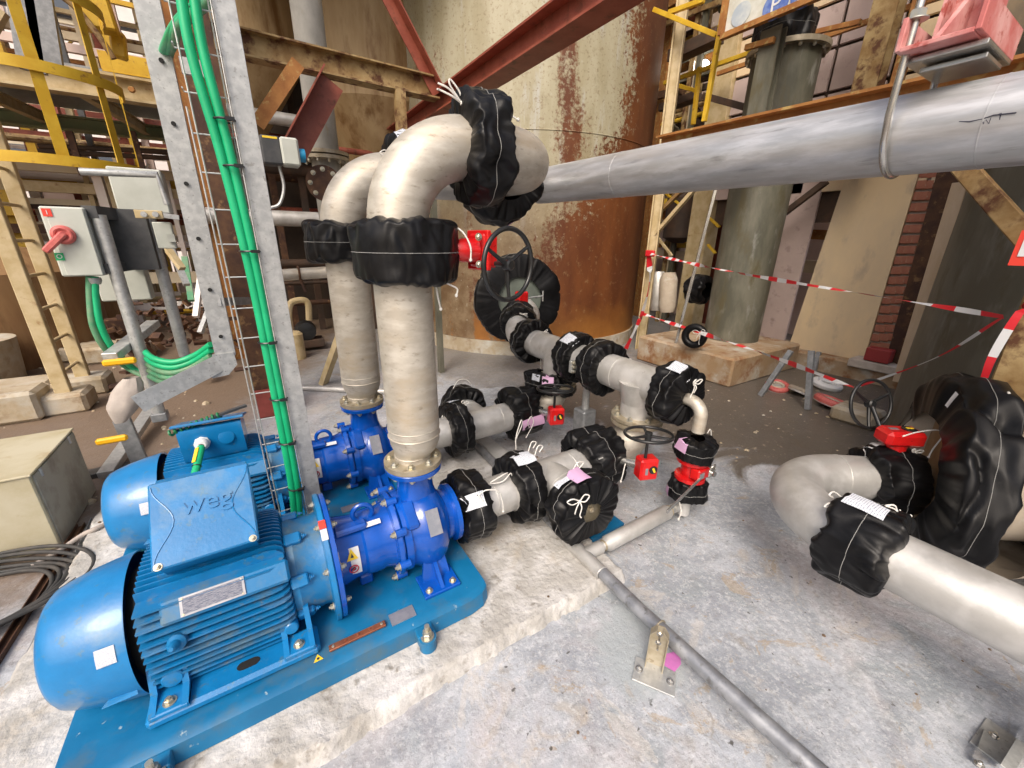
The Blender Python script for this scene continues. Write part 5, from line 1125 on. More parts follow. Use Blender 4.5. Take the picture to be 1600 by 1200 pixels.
stick(h6, sh6, 838, 584, 24, .4, 'printed'); stick(h6, sh6, 857, 590, 24, .4, 'lilac', 'lilac_patch')
q = P_(sh4, 840, 555); cord(h4, [q, q+V((.0, -.03, .03)), q+V((.01, -.03, -.05)), q+V((.01, -.03, -.12))])
q = P_(sh5, 815, 495); bow(h5, q, (0, -1, .3), (1, 0, 0), (.6, 0, -.4), .026)
# support of header
p = GZ(913, 672, 0)
t = thing('header_support', 'grey square pipe stand under the suction header', 'support', (XH+.04, 2.1, 0))
build('stand_sleeve', MB().box((XH+.04, 2.10, .20), (.13, .13, .40), b=.012), 'galv_dark', t); build('stand_rod', MB().cyl((XH+.04, 2.1, .40), (XH+.04, 2.1, ZH-.1), .028, n=20), 'galv', t)
build('foot_plate', MB().box((XH+.04, 2.10, .006), (.22, .22, .012), b=.002), 'galv_dark', t)
# ring on the tank
def ring_cover(label, c, axis, R, r, L, seed, hole_m, name_d, hole_r, cap_t, amp=.32):
    x, y, z = frame(axis); c = V(c)
    th, s = cover(label, c, axis, L, hole_r, R, seed, e=.14, amp=amp, n=220, m=46, crease=.045, group='large ring covers on vessel nozzles', seam=True)
    build(name_d, MB().lathe(c-z*(L*.30)*cap_t, z, [(0, hole_r+.03), (.02, hole_r+.03)], 56), hole_m, th)
    return th, s
ra = V((-.30, -.93, .06)); r1, sr1 = ring_cover('large black ring cover on the tank nozzle behind the handwheel', RC+V((.12, .33, .0)), ra, .50, .1, .20, 31, 'discgrey', 'nozzle_plate', .25, -.6)
build('tank_nozzle', MB().cyl(RC+V((.12, .33, 0)), RC+V((.35, 1.1, 0)), .30, n=40), 'rustdark', label='short nozzle joining the tank behind the large ring cover', cat='nozzle')
gp = GY(815, 466, 3.30)
t = thing('tank_valve_gear', 'small red gearbox with a thin tee handle in front of the tank ring', 'valve gear', gp)
build('gear_housing', MB().box(gp, (.11, .09, .13), b=.012).box(gp+V((0, .01, -.10)), (.06, .07, .09), b=.01).cyl(gp+V((0, 0, -.1)), gp+V((.0, .0, -.24)), .03, n=14), 'red', t)
build('tee_handle', MB().cyl(gp+V((.04, -.02, .0)), gp+V((.24, -.02, .01)), .009, n=10).cyl(gp+V((.24, -.02, -.04)), gp+V((.24, -.02, .06)), .008, n=10), 'galv', t)
# drain
t = thing('drain_valve', 'red flanged drain valve between two small black covers at the header end', 'valve', (2.0, 1.2, .4))
DX, DY = 1.985, 1.17
build('drain_elbow', MB().tube([V((DX, 1.27, ZH-.02)), V((DX, 1.245, ZH-.02))]+arc((DX, 1.245, ZH-.095), (0, 0, 1), (0, -1, 0), .075, 0, 90, 12)[1:]+[V((DX, DY, .60))], .036, 28), 'steel', t)
vb = build('valve_body', MB().lathe((DX, DY, .30), (0, 0, 1), [(0, .085), (.022, .085), (.023, .05), (.05, .056), (.085, .056), (.112, .05), (.113, .088), (.135, .088)], 28).box((DX-.01, DY-.06, .37), (.10, .06, .07), b=.008), 'red', t)
for k in range(4):
    a = PI/4+PI/2*k; build('valve_bolt', MB().hexbolt((DX+.07*math.cos(a), DY+.07*math.sin(a), .435), (0, 0, 1), .010, .012), 'bolt', vb)
build('valve_plate', MB().box((DX-.035, DY-.093, .37), (.04, .003, .035)), 'plate_grey', vb)
lv = build('lever_bracket', MB().box((DX+.085, DY-.06, .345), (.06, .05, .05), b=.006).cyl((DX+.085, DY-.1, .345), (DX+.085, DY-.02, .345), .016, n=12).torus((DX+.10, DY-.07, .37), (0, 1, .3), .022, .006, 20, 8), 'stain', t)
build('lever', MB().bar(GY(1100, 742, DY-.08), GY(1042, 800, DY-.14), .022, .008, (0, -1, 0), .002), 'stain', lv)
build('drain_pipe', MB().cyl((DX, DY, .05), (DX, DY, .31), .036, n=20), 'steel_grey', t)
d1, sd1 = cover('small black cover above the red drain valve', (DX, DY, .50), (.05, -.1, 1), .13, .04, .112, 33, e=.10, amp=1.3, n=100, m=30)
d2, sd2 = cover('small black cover below the red drain valve', (DX, DY, .235), (0, 0, 1), .12, .05, .105, 34, e=.10, amp=1.3, n=100, m=30)
stick(d1, sd1, 1067, 690, 38, .45, 'lilac', 'lilac_patch'); stick(d2, sd2, 1038, 770, 38, .45, 'lilac', 'lilac_patch')
q = P_(sd1, 1105, 675); cord(d1, [q, q+V((.02, 0, .02)), q+V((.04, 0, -.01)), q+V((.05, 0, -.05))], knot=False); q = P_(sd2, 1062, 785); cord(d2, [q, q+V((.0, -.02, -.05)), q+V((-.01, -.02, -.10))])
# drain tube to floor pipe
YD = 1.185
t = thing('drain_tube', 'short ribbed steel tube sloping from the drain valve to the floor pipe', 'pipe', (1.6, YD, .1))
build('tube_barrel', MB().tube([V((1.30, YD, .088)), V((1.33, YD, .088)), V((1.36, YD, .089)), V((1.84, YD, .10)), V((1.87, YD, .101)), V((1.93, YD, .103))], [.022, .024, .042, .042, .026, .026], 32), 'steel_grey', t)
build('end_elbow', MB().tube([V((1.90, YD, .103)), V((1.95, YD, .104)), V((DX, DY, .12))], .028, 20), 'steel_grey', t)
build('collar', MB().torus((1.865, YD, .101), (1, 0, 0), .028, .006, 28, 8).torus((1.335, YD, .088), (1, 0, 0), .025, .005, 28, 8), 'flange', t)
# floor pipe
XF = 1.20; ZF = .088
t = thing('floor_pipe', 'long slim grey pipe running low over the concrete to the bottom edge', 'pipe', (XF, 1, ZF))
build('pipe_barrel', MB().tube([V((1.262, 2.5, ZF)), V((XF+.01, 1.4, ZF)), V((XF-.012, .8, ZF)), V((XF+.0, .3, ZF)), V((XF+.03, -.3, ZF))], .031, 32), 'pipe_dark', t)
build('tee_fitting', MB().cyl((XF-.002, 1.32, ZF), (XF-.008, 1.05, ZF), .0345, n=32).cyl((XF, YD, ZF), (XF+.11, YD, ZF), .0335, n=28).torus((XF-.002, 1.32, ZF), (0, 1, 0), .033, .004, 32, 8).torus((XF-.008, 1.05, ZF), (0, 1, 0), .033, .004, 32, 8), 'steel_grey', t)
# pipe bracket on floor
bp = GZ(1022, 1058, 0); q = V((bp.x+.035, bp.y+.03, 0))
t = thing('pipe_bracket', 'bent stainless channel bracket holding the floor pipe, bolted to the floor', 'bracket', (q.x, q.y, 0))
a45 = (V((.55, -.83, 0)).normalized(), V((.83, .55, 0)).normalized(), V((0, 0, 1)))
build('foot_plate', MB().box((q.x-.035, q.y-.03, .005), (.155, .10, .008), a45, .001), 'galv', t)
for s_ in (-1, 1): build('anchor_bolt', MB().hexbolt(V((q.x-.035, q.y-.03, .009))+a45[0]*s_*.058, (0, 0, 1), .010, .010), 'stain', t)
up = MB(); cx = q+V((-.0, .0, 0)); X_, Y_, Z_ = a45
for s_ in (-1, 1): up.prism([cx+X_*s_*.034+V((0, 0, .009)), cx+X_*s_*.034+V((0, 0, .185)), cx+X_*s_*.012+Y_*.0+V((0, 0, .215)), cx+X_*s_*.010+V((0, 0, .215)), cx+X_*s_*.030+V((0, 0, .185)), cx+X_*s_*.030+V((0, 0, .009))], -Y_*.026)
up.prism([cx+X_*-.034+V((0, 0, .009)), cx+X_*.034+V((0, 0, .009)), cx+X_*.034+V((0, 0, .185)), cx+X_*.014+V((0, 0, .215)), cx+X_*-.014+V((0, 0, .215)), cx+X_*-.034+V((0, 0, .185))], Y_*.004)
build('upright_channel', up, 'flange', t)
for z in (.13, .175): build('channel_bolt', MB().cyl(cx+V((0, 0, z)), cx-Y_*.034+V((0, 0, z)), .004, n=8).hexbolt(cx+V((0, 0, z))-Y_*.0, -Y_, .008, .006), 'stain', t)
build('pipe_clip', MB().torus((XF-.010, .71, ZF), (0, 1, 0), .034, .004, 28, 8), 'flange', t)
build('magenta_tape', MB().prism([GZ(1040, 1022, .002), GZ(1062, 1016, .002), GZ(1064, 1038, .002), GZ(1054, 1050, .002), GZ(1038, 1040, .002)], (0, 0, .001)), 'magenta', label='small magenta tape square on the floor beside the bracket', cat='tape')
# bottom right bracket
q = GZ(1560, 1165, 0)
t = thing('corner_bracket', 'grey bolted floor bracket at the bottom right corner', 'bracket', q)
fd = (GZ(1520, 1190, 0)-GZ(1560, 1130, 0)).normalized(); ax2 = (fd, V((0, 0, 1)).cross(fd), V((0, 0, 1)))
build('foot_plate', MB().box(q+V((0, 0, .004)), (.16, .10, .008), ax2, .001), 'galv', t)
for k, (px, py) in enumerate(((1553, 1150), (1530, 1195))): build('anchor_bolt', MB().hexbolt(GZ(px, py, .008), (0, 0, 1), .009, .009), 'stain', t)
build('side_wing', MB().prism([GZ(1520, 1190, .008), GZ(1537, 1140, .008), GZ(1537, 1140, .035), GZ(1520, 1190, .035)], (.003, 0, 0)).prism([GZ(1560, 1200, .008), GZ(1600, 1135, .008), GZ(1600, 1135, .10), GZ(1560, 1200, .10)], (.004, 0, 0)), 'galv_dark', t)
build('blue_foot', MB().prism([V((1.36, 1.30, .004)), V((1.62, 1.30, .004)), V((1.62, 1.40, .004)), V((1.36, 1.40, .004))], (0, 0, .03)), 'plate', label='dark blue flat foot on the floor beneath the blind end cover', cat='base plate')
# ------------------------------------------------------------------ lower right line
t = thing('return_pipe', 'wide pale steel pipe low at the right edge ending in a bend', 'pipe', (1.86, .38, .5))
XR, ZR, y0 = 1.86, .492, .385
pts = [V((XR+.0, -1.4, ZR)), V((XR, -.6, ZR)), V((XR, 0, ZR)), V((XR, y0, ZR))]
build('pipe_barrel', MB().tube(pts, RP, 64), 'steel_grey', t)
pts = arc((XR+.30, y0, ZR), (-1, 0, 0), (0, 1, 0), .30, 0, 130, 24); d_ = (pts[-1]-pts[-2]).normalized(); pts += [pts[-1]+d_*.35, pts[-1]+d_*.42]
build('bend', MB().tube(pts, RP, 64), 'steel_grey', t)
E0 = pts[24]
for k_, (a_, b_) in enumerate(((pts[0], V((0, 1, 0))), (pts[24], d_))): build('weld_seam', MB().torus(a_, b_, RP-.0005, .003, 56, 6), 'steel_grey', t)
build('support_leg', MB().box((XR, -.35, .19), (.10, .10, .38)), 'galv_dark', t)
k1, sk1 = cover('crumpled black cover with white label on the return pipe before its bend', (XR, .345, ZR), (0, 1, 0), .21, RP+.003, .172, 51, e=.10, amp=1.35)
k2, sk2 = cover('upright black cover under the red gearbox beyond the pipe bend', E0+d_*.225, d_, .21, RP+.003, .166, 52, e=.10, amp=1.1, ref=(0, 0, 1))
stick(k1, sk1, 1357, 790, 24, .28, 'printed'); stick(k2, sk2, 1360, 682, 24, .4, 'white')
q = P_(sk1, 1385, 790); cord(k1, [q, q+V((.03, -.02, .0)), q+V((.055, -.04, -.05)), q+V((.09, -.06, -.045))]); cord(k1, [q, q+V((.02, -.03, -.01)), q+V((.045, -.05, -.05)), q+V((.075, -.03, -.03))], knot=False)
q = P_(sk1, 1315, 780); cord(k1, [q, q+V((-.04, .02, .03)), q+V((-.08, .02, .03)), q+V((-.03, .02, .0))], knot=False); cord(k1, [q+V((0, 0, -.03)), q+V((-.05, .02, -.02)), q+V((-.09, .02, -.02)), q+V((-.04, .02, -.045))], knot=False)
gc = E0+d_*.225+V((0, 0, .235))
g = thing('return_valve_gear', 'red gearbox with black handwheel on top of the cover at the lower right', 'valve gear', gc)
side = V((0, 0, 1)).cross(d_)
gh = build('gear_housing', MB().box(gc+V((0, 0, .006)), (.175, .11, .078), (d_, side, V((0, 0, 1))), .018).cyl(gc-V((0, 0, .02)), gc-V((0, 0, .10)), .04, n=20), 'red', g)
build('dial', MB().lathe(gc+V((0, 0, .044))+d_*.03, (0, 0, 1), [(0, .030), (.005, .030), (.007, .024)], 24), 'rubber', gh); build('dial_arrow', MB().bar(gc+V((0, 0, .0525))+d_*.015, gc+V((0, 0, .0525))+d_*.045, .012, .002), 'alert', gh)
build('data_plate', MB().box(gc+V((0, 0, .046))-d_*.04, (.04, .02, .002), (d_, side, V((0, 0, 1)))), 'plate_grey', gh)
wc = GX(1361, 631, gc.x-.01); wdir = (wc-gc).normalized()
wc = GX(1361, 631, gc.x+.02); build('wheel_shaft', MB().cyl(gc+V((-.03, .06, .01)), wc, .010, n=12), 'rubber', g)
handwheel(g, wc, (-.35, -.85, .30), .122, 3, .008, .4)
q = gc+V((0, -.05, .03)); cord(k2, [q+V((-.06, .03, 0)), q+V((0, 0, .02)), q+V((.07, -.05, .035)), q+V((.10, -.07, .01)), q+V((.08, -.06, -.06)), q+V((.05, -.06, -.10))])
q = P_(sk2, 1350, 705); cord(k2, [q, q+V((-.02, -.02, -.02)), q+V((-.03, -.02, -.10)), q+V((-.0, -.02, -.14))]); q = P_(sk2, 1425, 705); bow(k2, q, (-.3, -1, .2), (.8, -.5, .1), (0, 0, -1), .02)
r2, sr2 = ring_cover('very large black ring cover at the right edge', ax_+RN*.09-V((.02, .0, 0)), -RN, .47, .1, .18, 32, 'discbrown', 'stained_disc', .275, -.3, .85)
q = P_(sr2, 1572, 615); cord(r2, [q, q+V((.03, -.04, -.05)), q+V((.03, -.05, -.15)), q+V((.06, -.08, -.25))]); cord(r2, [q, q+V((.02, -.03, -.08)), q+V((.07, -.07, -.13)), q+V((.10, -.10, -.22))], knot=False)
stick(r2, sr2, 1487, 622, 4, .12, 'white', 'white_tag')
# ------------------------------------------------------------------ right edge post, brace, sign
pb = GX(1562, 600, 2.75); pt = GX(1612, 440, 2.75)
build('rusty_post', MB().bar((pb+V((0, -.06, -.6))), pt+V((0, -.03, 1.2)), .13, .13, (1, 0, 0), .006), 'rusty', label='flaking rusty cream post at the right edge wrapped with barrier tape', cat='post')
build('rusty_brace', MB().bar(GX(1503, 258, 2.75), GX(1625, 395, 2.6), .07, .07, (1, 0, 0), .004), 'rusty', label='flaking rusty diagonal brace below the overhead pipe at the right', cat='brace')
p = GX(1618, 388, 2.45)
t = thing('red_sign', 'red sign with a white letter cut off by the right picture edge', 'sign', p)
build('sign_plate', MB().box(p, (.004, .10, .125)), 'stickerred', t)
build('sign_letter', text_mb('R', .085, p+V((-.0035, .012, .0)), (0, -1, 0), (0, 0, 1), .003, .004), 'white', t)
# ------------------------------------------------------------------ barrier tape
def tape(label, pts, w=.032, seg=.10, twist=1.3, name='barrier_tape'):
    sp = spline(pts, 24); t = thing(name, label, 'barrier tape', sp[0], 'red and white barrier tapes')
    Ls = [0.]
    for i in range(1, len(sp)): Ls.append(Ls[-1]+(sp[i]-sp[i-1]).length)
    mbs = {}; N = int(Ls[-1]/seg*5)+2
    def at(s):
        for i in range(1, len(sp)):
            if Ls[i] >= s or i == len(sp)-1: return sp[i-1]+(sp[i]-sp[i-1])*((s-Ls[i-1])/max(1e-6, Ls[i]-Ls[i-1])), (sp[i]-sp[i-1]).normalized()
    prev = None
    for k in range(N):
        s = Ls[-1]*k/(N-1); p, d = at(s); x, y, z = frame(d); a = math.sin(s*2.1)*twist+.5*math.sin(s*5.3)*twist+(PI/2 if twist == 0 else 0)
        o = (y*math.cos(a)+x*math.sin(a))*w/2*(.75+.25*math.sin(s*9))*min(1., (p-CAM).length/4.6); cur = (p-o, p+o)
        if prev:
            mb = mbs.setdefault(int(s/seg), MB()); b = len(mb.v); nn = (cur[1]-cur[0]).cross(d)*.02
            mb.v += [tuple(q_) for q_ in (prev[0], prev[1], cur[1], cur[0])]; mb.f.append((b, b+1, b+2, b+3))
        prev = cur
    if 'tape_red' not in bpy.data.materials: mat('tape_red', (.62, .02, .03), rough=.4)
    for k, mb in mbs.items(): build('white_stripe' if k % 2 else 'red_stripe', mb, 'white' if k % 2 else bpy.data.materials['tape_red'], t)
    return t
PT = GX(1013, 396, PA.x-.1); PQ = GX(1003, 490, PA.x-.1); PR = GX(1568, 495, 2.72); PM = GX(1335, 606, 3.3); PN = GX(1420, 590, 3.0)
tape('long barrier tape stretched from the cream post to the right edge post', [PT, (PT+PR)/2+V((0, 0, -.03)), PR], w=.04, seg=.11)
tape('lower barrier tape sagging from the cream post towards the right handwheel', [PQ, GX(1180, 548, 4.1), PM], w=.05, seg=.13)
tape('thin twisted barrier tape falling left from the right edge post', [PR, GX(1460, 560, 3.0), PM], w=.022, seg=.14)
tape('barrier tape hanging slanted down the cream post', [PT+V((0, 0, .02)), GX(1015, 440, PT.x-.05), GX(1003, 490, PT.x-.1), GX(978, 545, PT.x-.3)], w=.10, seg=.22, twist=.4)
tape('barrier tape wrapped and hanging on the rusty right edge post', [GX(1608, 470, 2.68), GX(1585, 500, 2.66), GX(1552, 555, 2.66), GX(1538, 590, 2.68)], w=.05, seg=.13, twist=-.0)
build('tape_knot', MB().box(PT+V((-.02, -.05, 0)), (.04, .16, .09), b=.02), bpy.data.materials['tape_red'], label='bunched red tape knotted round the cream post', cat='tape knot')
# ------------------------------------------------------------------ things on the damp ground, right
for k, (px, py, r_, m1) in enumerate(((1215, 603, .14, 'pinkred'), (1292, 600, .17, 'white'), (1300, 628, .18, 'pinkred'), (1250, 610, .13, 'cloth'))):
    p = GZ(px, py, .05); ax_n = V((.2*(k-1), -.15, 1))
    t = thing('old_flange', ('red and grey old flange lying left of the strut', 'whitish ring flange lying on top of the scrap', 'faded red flange lying under the whitish ring', 'dusty flange lying between two struts')[k], 'flange', p, 'scrap flanges on the damp ground')
    build('flange_ring', MB().torus(p, ax_n, r_*.72, r_*.22, 40, 8), m1, t); build('inner_ring', MB().torus(p+V((0, 0, .01)), ax_n, r_*.42, r_*.10, 32, 8), 'cloth' if k != 1 else 'white', t)
    build('disc', MB().lathe(p-ax_n.normalized()*.03, ax_n, [(0, r_*.9), (.03, r_*.9)], 32), 'steel_grey', t)
for k, (a, b, l_) in enumerate((((1188, 618), (1236, 548), 'grey slotted strut leaning left over the red flange'), ((1262, 640), (1268, 548), 'grey upright strut standing among the scrap flanges'), ((1272, 580), (1280, 550), 'short grey strut tip behind the upright strut'))):
    q = GZ(*a, 0); build('scrap_strut', MB().bar(q, GX(*b, q.x+.1), .05, .05, (1, 0, 0), .003), 'galv_dark', label=l_, cat='strut', group='scrap struts on the damp ground')
p = GZ(1350, 668, 0); build('concrete_block', MB().box((p.x+.1, p.y+.1, .07), (.30, .36, .15), b=.03), 'concrete_old', label='small pale concrete block behind the right handwheel', cat='concrete block')
p = GZ(1072, 548, .1)
t = thing('small_black_bag', 'small black vinyl ring hung on the pedestal corner by the leaning pole', 'cover', p); build('vinyl_shell', MB().torus(GX(1085, 525, 4.5), (-1, -.3, .1), .11, .045, 32, 12), 'black', t)
bow(t, GX(1095, 520, 4.42), (-1, 0, 0), (0, 1, 0), (0, 0, -1), .06)
for k, (px, py, l_, m_) in enumerate(((1047, 452, 'white flanged pipe end behind the taped post', 'cloth'), (1030, 450, 'grey flanged pipe end right beside the taped post', 'steel_grey'))):
    p = GX(px, py, 5.4); build('pipe_end', MB().lathe(p+V((0, 0, -.35)), (0, .1, 1), [(0, .10), (.1, .13), (.5, .13), (.6, .09)], 24), m_, label=l_, cat='pipe')
p = GX(1092, 452, 5.8); cover('small black cover on a distant pipe behind the leaning pole', p, (0, 1, 0), .3, .12, .22, 61, n=80, m=24, group='small background covers')
# ------------------------------------------------------------------ cable tray and cables
TY = 1.99
t = thing('cable_riser_rail', 'tall grey channel rail standing between the two pumps', 'rail', (.065, TY, .15))
build('channel', MB().channel((.068, TY+.02, .145), (.068, TY+.02, 3.2), .068, .04, .004, (0, -1, 0)).box((.068, TY-.022, 1.67), (.066, .004, 3.05)), 'galv', t)
t = thing('wire_tray', 'upright wire mesh cable tray left of the grey channel rail', 'cable tray', (-.03, TY, .15))
for x in (-.10, -.087, .022, .030): build('long_wire', MB().tube([V((x, TY-(.035 if x in (-.10, .030) else -.01), .16)), V((x, TY-(.035 if x in (-.10, .030) else -.01), 2.02 if x < -.09 else 3.2))], .0030, 6), 'galv', t)
for k in range(24): z = .2+k*.125; build('cross_wire', MB().tube([V((-.10, TY-.038, z)), V((-.10, TY+.012, z)), V((.030, TY+.012, z)), V((.030, TY-.038, z))], .0027, 6), 'galv', t)
for k, (px, l_) in enumerate(((-.012, 'thick green cable running up the wire tray, left one'), (.010, 'thick green cable running up the wire tray, right one'))):
    sp = [V((-.075+k*.035, TY-.02, 3.0)), V((-.045+k*.034, TY-.01, 2.5)), V((-.055+k*.036, TY-.01, 2.2)), V((-.030+k*.030, TY-.008, 1.9)), V((-.012+k*.024, TY-.006, 1.5)), V((-.010+k*.022, TY-.006, 1.0)), V((-.014+k*.022, TY-.006, .5)), V((-.035+k*.02, TY-.01, .25)), V((-.07+k*.02, TY-.03, .17))]
    build('green_cable', MB().tube(spline(sp, 10), .0165, 14), 'green', label=l_, cat='cable', group='green cables on the wire tray')
for k, z in enumerate((2.0, 1.85, 1.55, 1.18, .92, .70, .45)):
    build('cable_tie', MB().torus((.004, TY-.006, z), (0, 0, 1), .036, .004, 20, 6).box((.02, TY-.044, z), (.03, .012, .012)), 'rubber', t)
# arching cables at the top left
for k in range(3):
    sp = [GY(262+4*k, 190, 3.3), GY(252+6*k, 100, 3.15), GY(262+5*k, 60+4*k, 2.75), GY(280, 30+6*k, 2.45), GY(302, 12+6*k, 2.3), GY(330, -8+4*k, 2.1)]
    build('green_cable', MB().tube(spline(sp, 8), .016, 12), 'green' if k < 2 else 'green_old', label=('top', 'middle', 'lowest and dustiest')[k]+' of three green cables arching left at the top', cat='cable', group='arching green cables')
# rail bracket
p = GY(305, 106, 2.5); build('slotted_bracket', MB().box(p, (.10, .02, .06)), 'galv', label='slotted galvanised bracket tying tray to column near the top', cat='bracket')
p = GY(365, 472, 3.4); build('wall_bracket', MB().bar(GY(338, 472, 3.0), GY(385, 470, 3.4), .05, .05), 'galv_dark', label='short grey strut arm between galvanised frame and rusty column', cat='bracket')
# galvanised frame
t = thing('galvanised_frame', 'galvanised perforated frame with a bent lower corner at the left', 'frame', (-.24, 3, .8))
FY = 3.0
zc = .84; c0 = V((-.255, FY, zc))
build('upright', MB().channel((-.235, FY, zc+.06), (-.215, FY, 3.1), .105, .06, .005, (0, 1, 0)), 'galv', t)
leg = GZ(222, 640, .80)-c0; leg.z = -.03
dl = V((-.80, -.12, -.50)).normalized()
lend = GY(215, 632, FY-.1)
build('lower_leg', MB().bar(c0+V((-.02, -.004, .02)), lend, .105, .008, (0, -1, 0)), 'galv', t)
build('corner_gusset', MB().prism([V((-.19, FY-.009, zc+.08)), V((-.185, FY-.009, zc-.0)), V((-.24, FY-.009, zc-.06)), V((-.33, FY-.009, zc-.07)), V((-.30, FY-.009, zc+.08))], (0, .006, 0)), 'galv', t)
for (px, py) in ((252, 94), (271, 193), (291, 287), (310, 373), (328, 453), (345, 526), (292, 604)):
    q = GY(px, py, FY-.014); build('punched_hole', MB().cyl(q, q+V((0, .006, 0)), .011, n=16), 'dark', t)
# switch stand
SY = 3.5
def SP(px, py, dy=0.): return GY(px, py, SY+dy)
t = thing('isolator_box', 'grey isolator box with red rotary handle at the left', 'switch box', SP(100, 380))
a, b = SP(64, 325), SP(158, 432); cx_, cz_ = (SP(64, 325).x+SP(135, 326).x)/2, 0
bw = SP(135, 326).x-SP(62, 322).x; cx_ = (SP(62, 322).x+SP(135, 326).x+SP(92, 436).x+SP(160, 428).x)/4
zt, zb = SP(100, 323).z, SP(120, 432).z
build('enclosure', MB().box((cx_, SY+.09, (zt+zb)/2), (bw, .17, zt-zb), b=.008), 'cabinet', t)
build('door', MB().box((cx_+.012, SY-.003, (zt+zb)/2), (bw-.03, .016, zt-zb-.01), b=.004), 'cabinet', t)
hc = SP(101, 367); hd_ = build('rotary_handle', MB().lathe(hc-V((0, .01, 0)), (0, -1, 0), [(0, .052), (.02, .052), (.026, .044)], 32), 'pinkred', t)
build('grip', MB().bar(hc+V((.012, -.045, .010)), SP(76, 393)+V((0, -.05, 0)), .036, .03, (0, -1, 0), .008).torus(hc+V((0, -.035, 0)), (0, 1, 0), .036, .010, 28, 8), 'pinkred', hd_)
for (px, py, mm, s_) in ((70, 332, 'stickerred', '1'), (90, 401, 'signgreen', 'O')):
    q = SP(px, py)-V((0, .014, 0)); q.x += .012; lb = build('sticker', MB().box(q, (.038, .002, .042)), mm, t); build('sticker_sign', text_mb(s_, .034, q-V((0, .0022, 0)), (1, 0, 0), (0, 0, 1), .001), 'white', lb)
build('cable_gland', MB().lathe(SP(146, 434, .06), (0, 0, -1), [(0, .035), (.02, .035), (.04, .026)], 14), 'galv', t)
t = thing('strut_stand', 'grey strut stand with two round posts carrying the isolator boxes', 'stand', SP(200, 640))
xs_ = (SP(158, 345).x+SP(240, 645).x)/2
build('round_post', MB().cyl((xs_-.0, SY+.06, SP(246, 655).z), (xs_, SY+.06, SP(155, 335).z), .036, n=24), 'galv', t)
x2_ = (SP(222, 350).x+SP(265, 540).x)/2; build('round_post', MB().cyl((x2_, SY+.35, SP(270, 560, .3).z), (x2_, SY+.35, SP(215, 335, .3).z), .036, n=24), 'galv', t)
build('post_foot', MB().box((xs_, SY+.06, SP(246, 655).z), (.09, .09, .06), b=.006), 'galv_dark', t)
for (a_, b_, w_) in (((140, 331), (210, 338), .07), ((160, 420), (222, 412), .06)):
    build('dark_rail', MB().bar(SP(*a_, .03), SP(*b_, .5), w_, w_), 'greyblack', t)
build('dark_back', MB().box((SP(200, 370, .3).x+.03, SY+.42, SP(200, 375, .3).z), (.20, .40, .38)), 'greyblack', t)
build('control_unit', MB().box(SP(258, 368, .25), (.10, .06, .17), b=.006).box(SP(268, 372, .2), (.04, .03, .05)), 'cabinet', t)
build('control_plate', MB().box(SP(233, 335, .1), (.14, .02, .05), b=.003), 'cream', t)
for px in (225, 243): build('push_button', MB().lathe(SP(px, 335, .08), (0, -1, 0), [(0, .018), (.012, .016)], 16), 'galv', t)
build('top_rail', MB().bar(SP(245, 335, .2), SP(280, 340, .2), .03, .03), 'galv', t)
for (a_, b_, l_) in (((222, 655), (170, 748), 'cross'), ((185, 520), (228, 500), 'u'), ((165, 560), (205, 500), 'm')):
    pass
build('low_beam', MB().bar(GZ(236, 640, .12), GZ(150, 745, .05)+V((.05, 0, 0)), .09, .05, (0, 0, 1), .003), 'galv', t)
build('mid_beam', MB().bar(SP(172, 558, -.1), SP(240, 505, .5), .08, .05, (0, 0, 1), .003), 'galv', t)
build('low_post', MB().bar(SP(190, 655), SP(225, 735), .09, .04, (0, 1, 0), .003), 'galv_dark', t)
build('floor_shoe', MB().box(GZ(180, 733, .02), (.40, .10, .04), b=.004), 'greyblack', t)
for k, (px, py, w_, dy) in enumerate(((187, 565, .16, -.15), (175, 687, .15, -.25), (214, 615, .07, -.02))):
    build('yellow_end_cap', MB().box(SP(px, py, dy), (w_, .035, .040), b=.010), 'capyellow', t)
t = thing('second_cabinet', 'plain grey cabinet standing behind the isolator box', 'cabinet', SP(220, 300, .8))
build('enclosure', MB().box(SP(222, 300, .8), (.30, .20, .30), b=.008), 'cabinet', t)
build('lower_enclosure', MB().box(SP(195, 440, .6), (.28, .15, .26), b=.008), 'cabinet', t)
build('tube_frame', MB().tube([SP(125, 268, .3), SP(245, 273, .3), SP(262, 320, .3)], .022, 14), 'galv', t)
# cable loops
for k in range(2):
    sp = [SP(140+8*k, 432, .05), SP(141+9*k, 470, .05), SP(146+12*k, 510, .05), SP(165+12*k, 545, .1), SP(200+8*k, 575, .3), SP(235, 592, .2)]
    build('green_cable', MB().tube(spline(sp), .019, 12), ('green_old', 'green')[k], label=('dusty', 'bright')[k]+' green cable hanging in a curve under the isolator box', cat='cable', group='green cables under the isolator box')
for k in range(5):
    sp = [SP(222, 545+9*k, .1), SP(240+3*k, 560+9*k, -.05), SP(272, 566+8*k, -.12), SP(305, 555+8*k, -.15), SP(330, 538+9*k, -.25)]
    build('green_cable', MB().tube(spline(sp), .020, 12), 'green' if k in (0, 1) else 'green_old', label=('uppermost', 'second', 'third', 'fourth', 'lowest')[k]+' loop of green cable lying on the frame leg', cat='cable', group='green cable loops on the frame')
sk = MB(); rows = []
for i in range(15):
    q = i/14; c_ = SP(205, 590, -.2)*(1-q)+SP(188, 660, -.25)*q; r_ = .085*math.sin(PI*(q*.80+.12))**.8
    rows.append([c_+V((math.cos(a)*r_, math.sin(a)*r_*.7, 0))*(1+.15*noise.noise(V((math.cos(a)*2, math.sin(a)*2, q*4)))) for a in [2*PI*j/28 for j in range(28)]])
build('sack', sk.quad_grid(rows, True), 'bag', label='dusty grey plastic sack hanging on the strut stand', cat='sack')
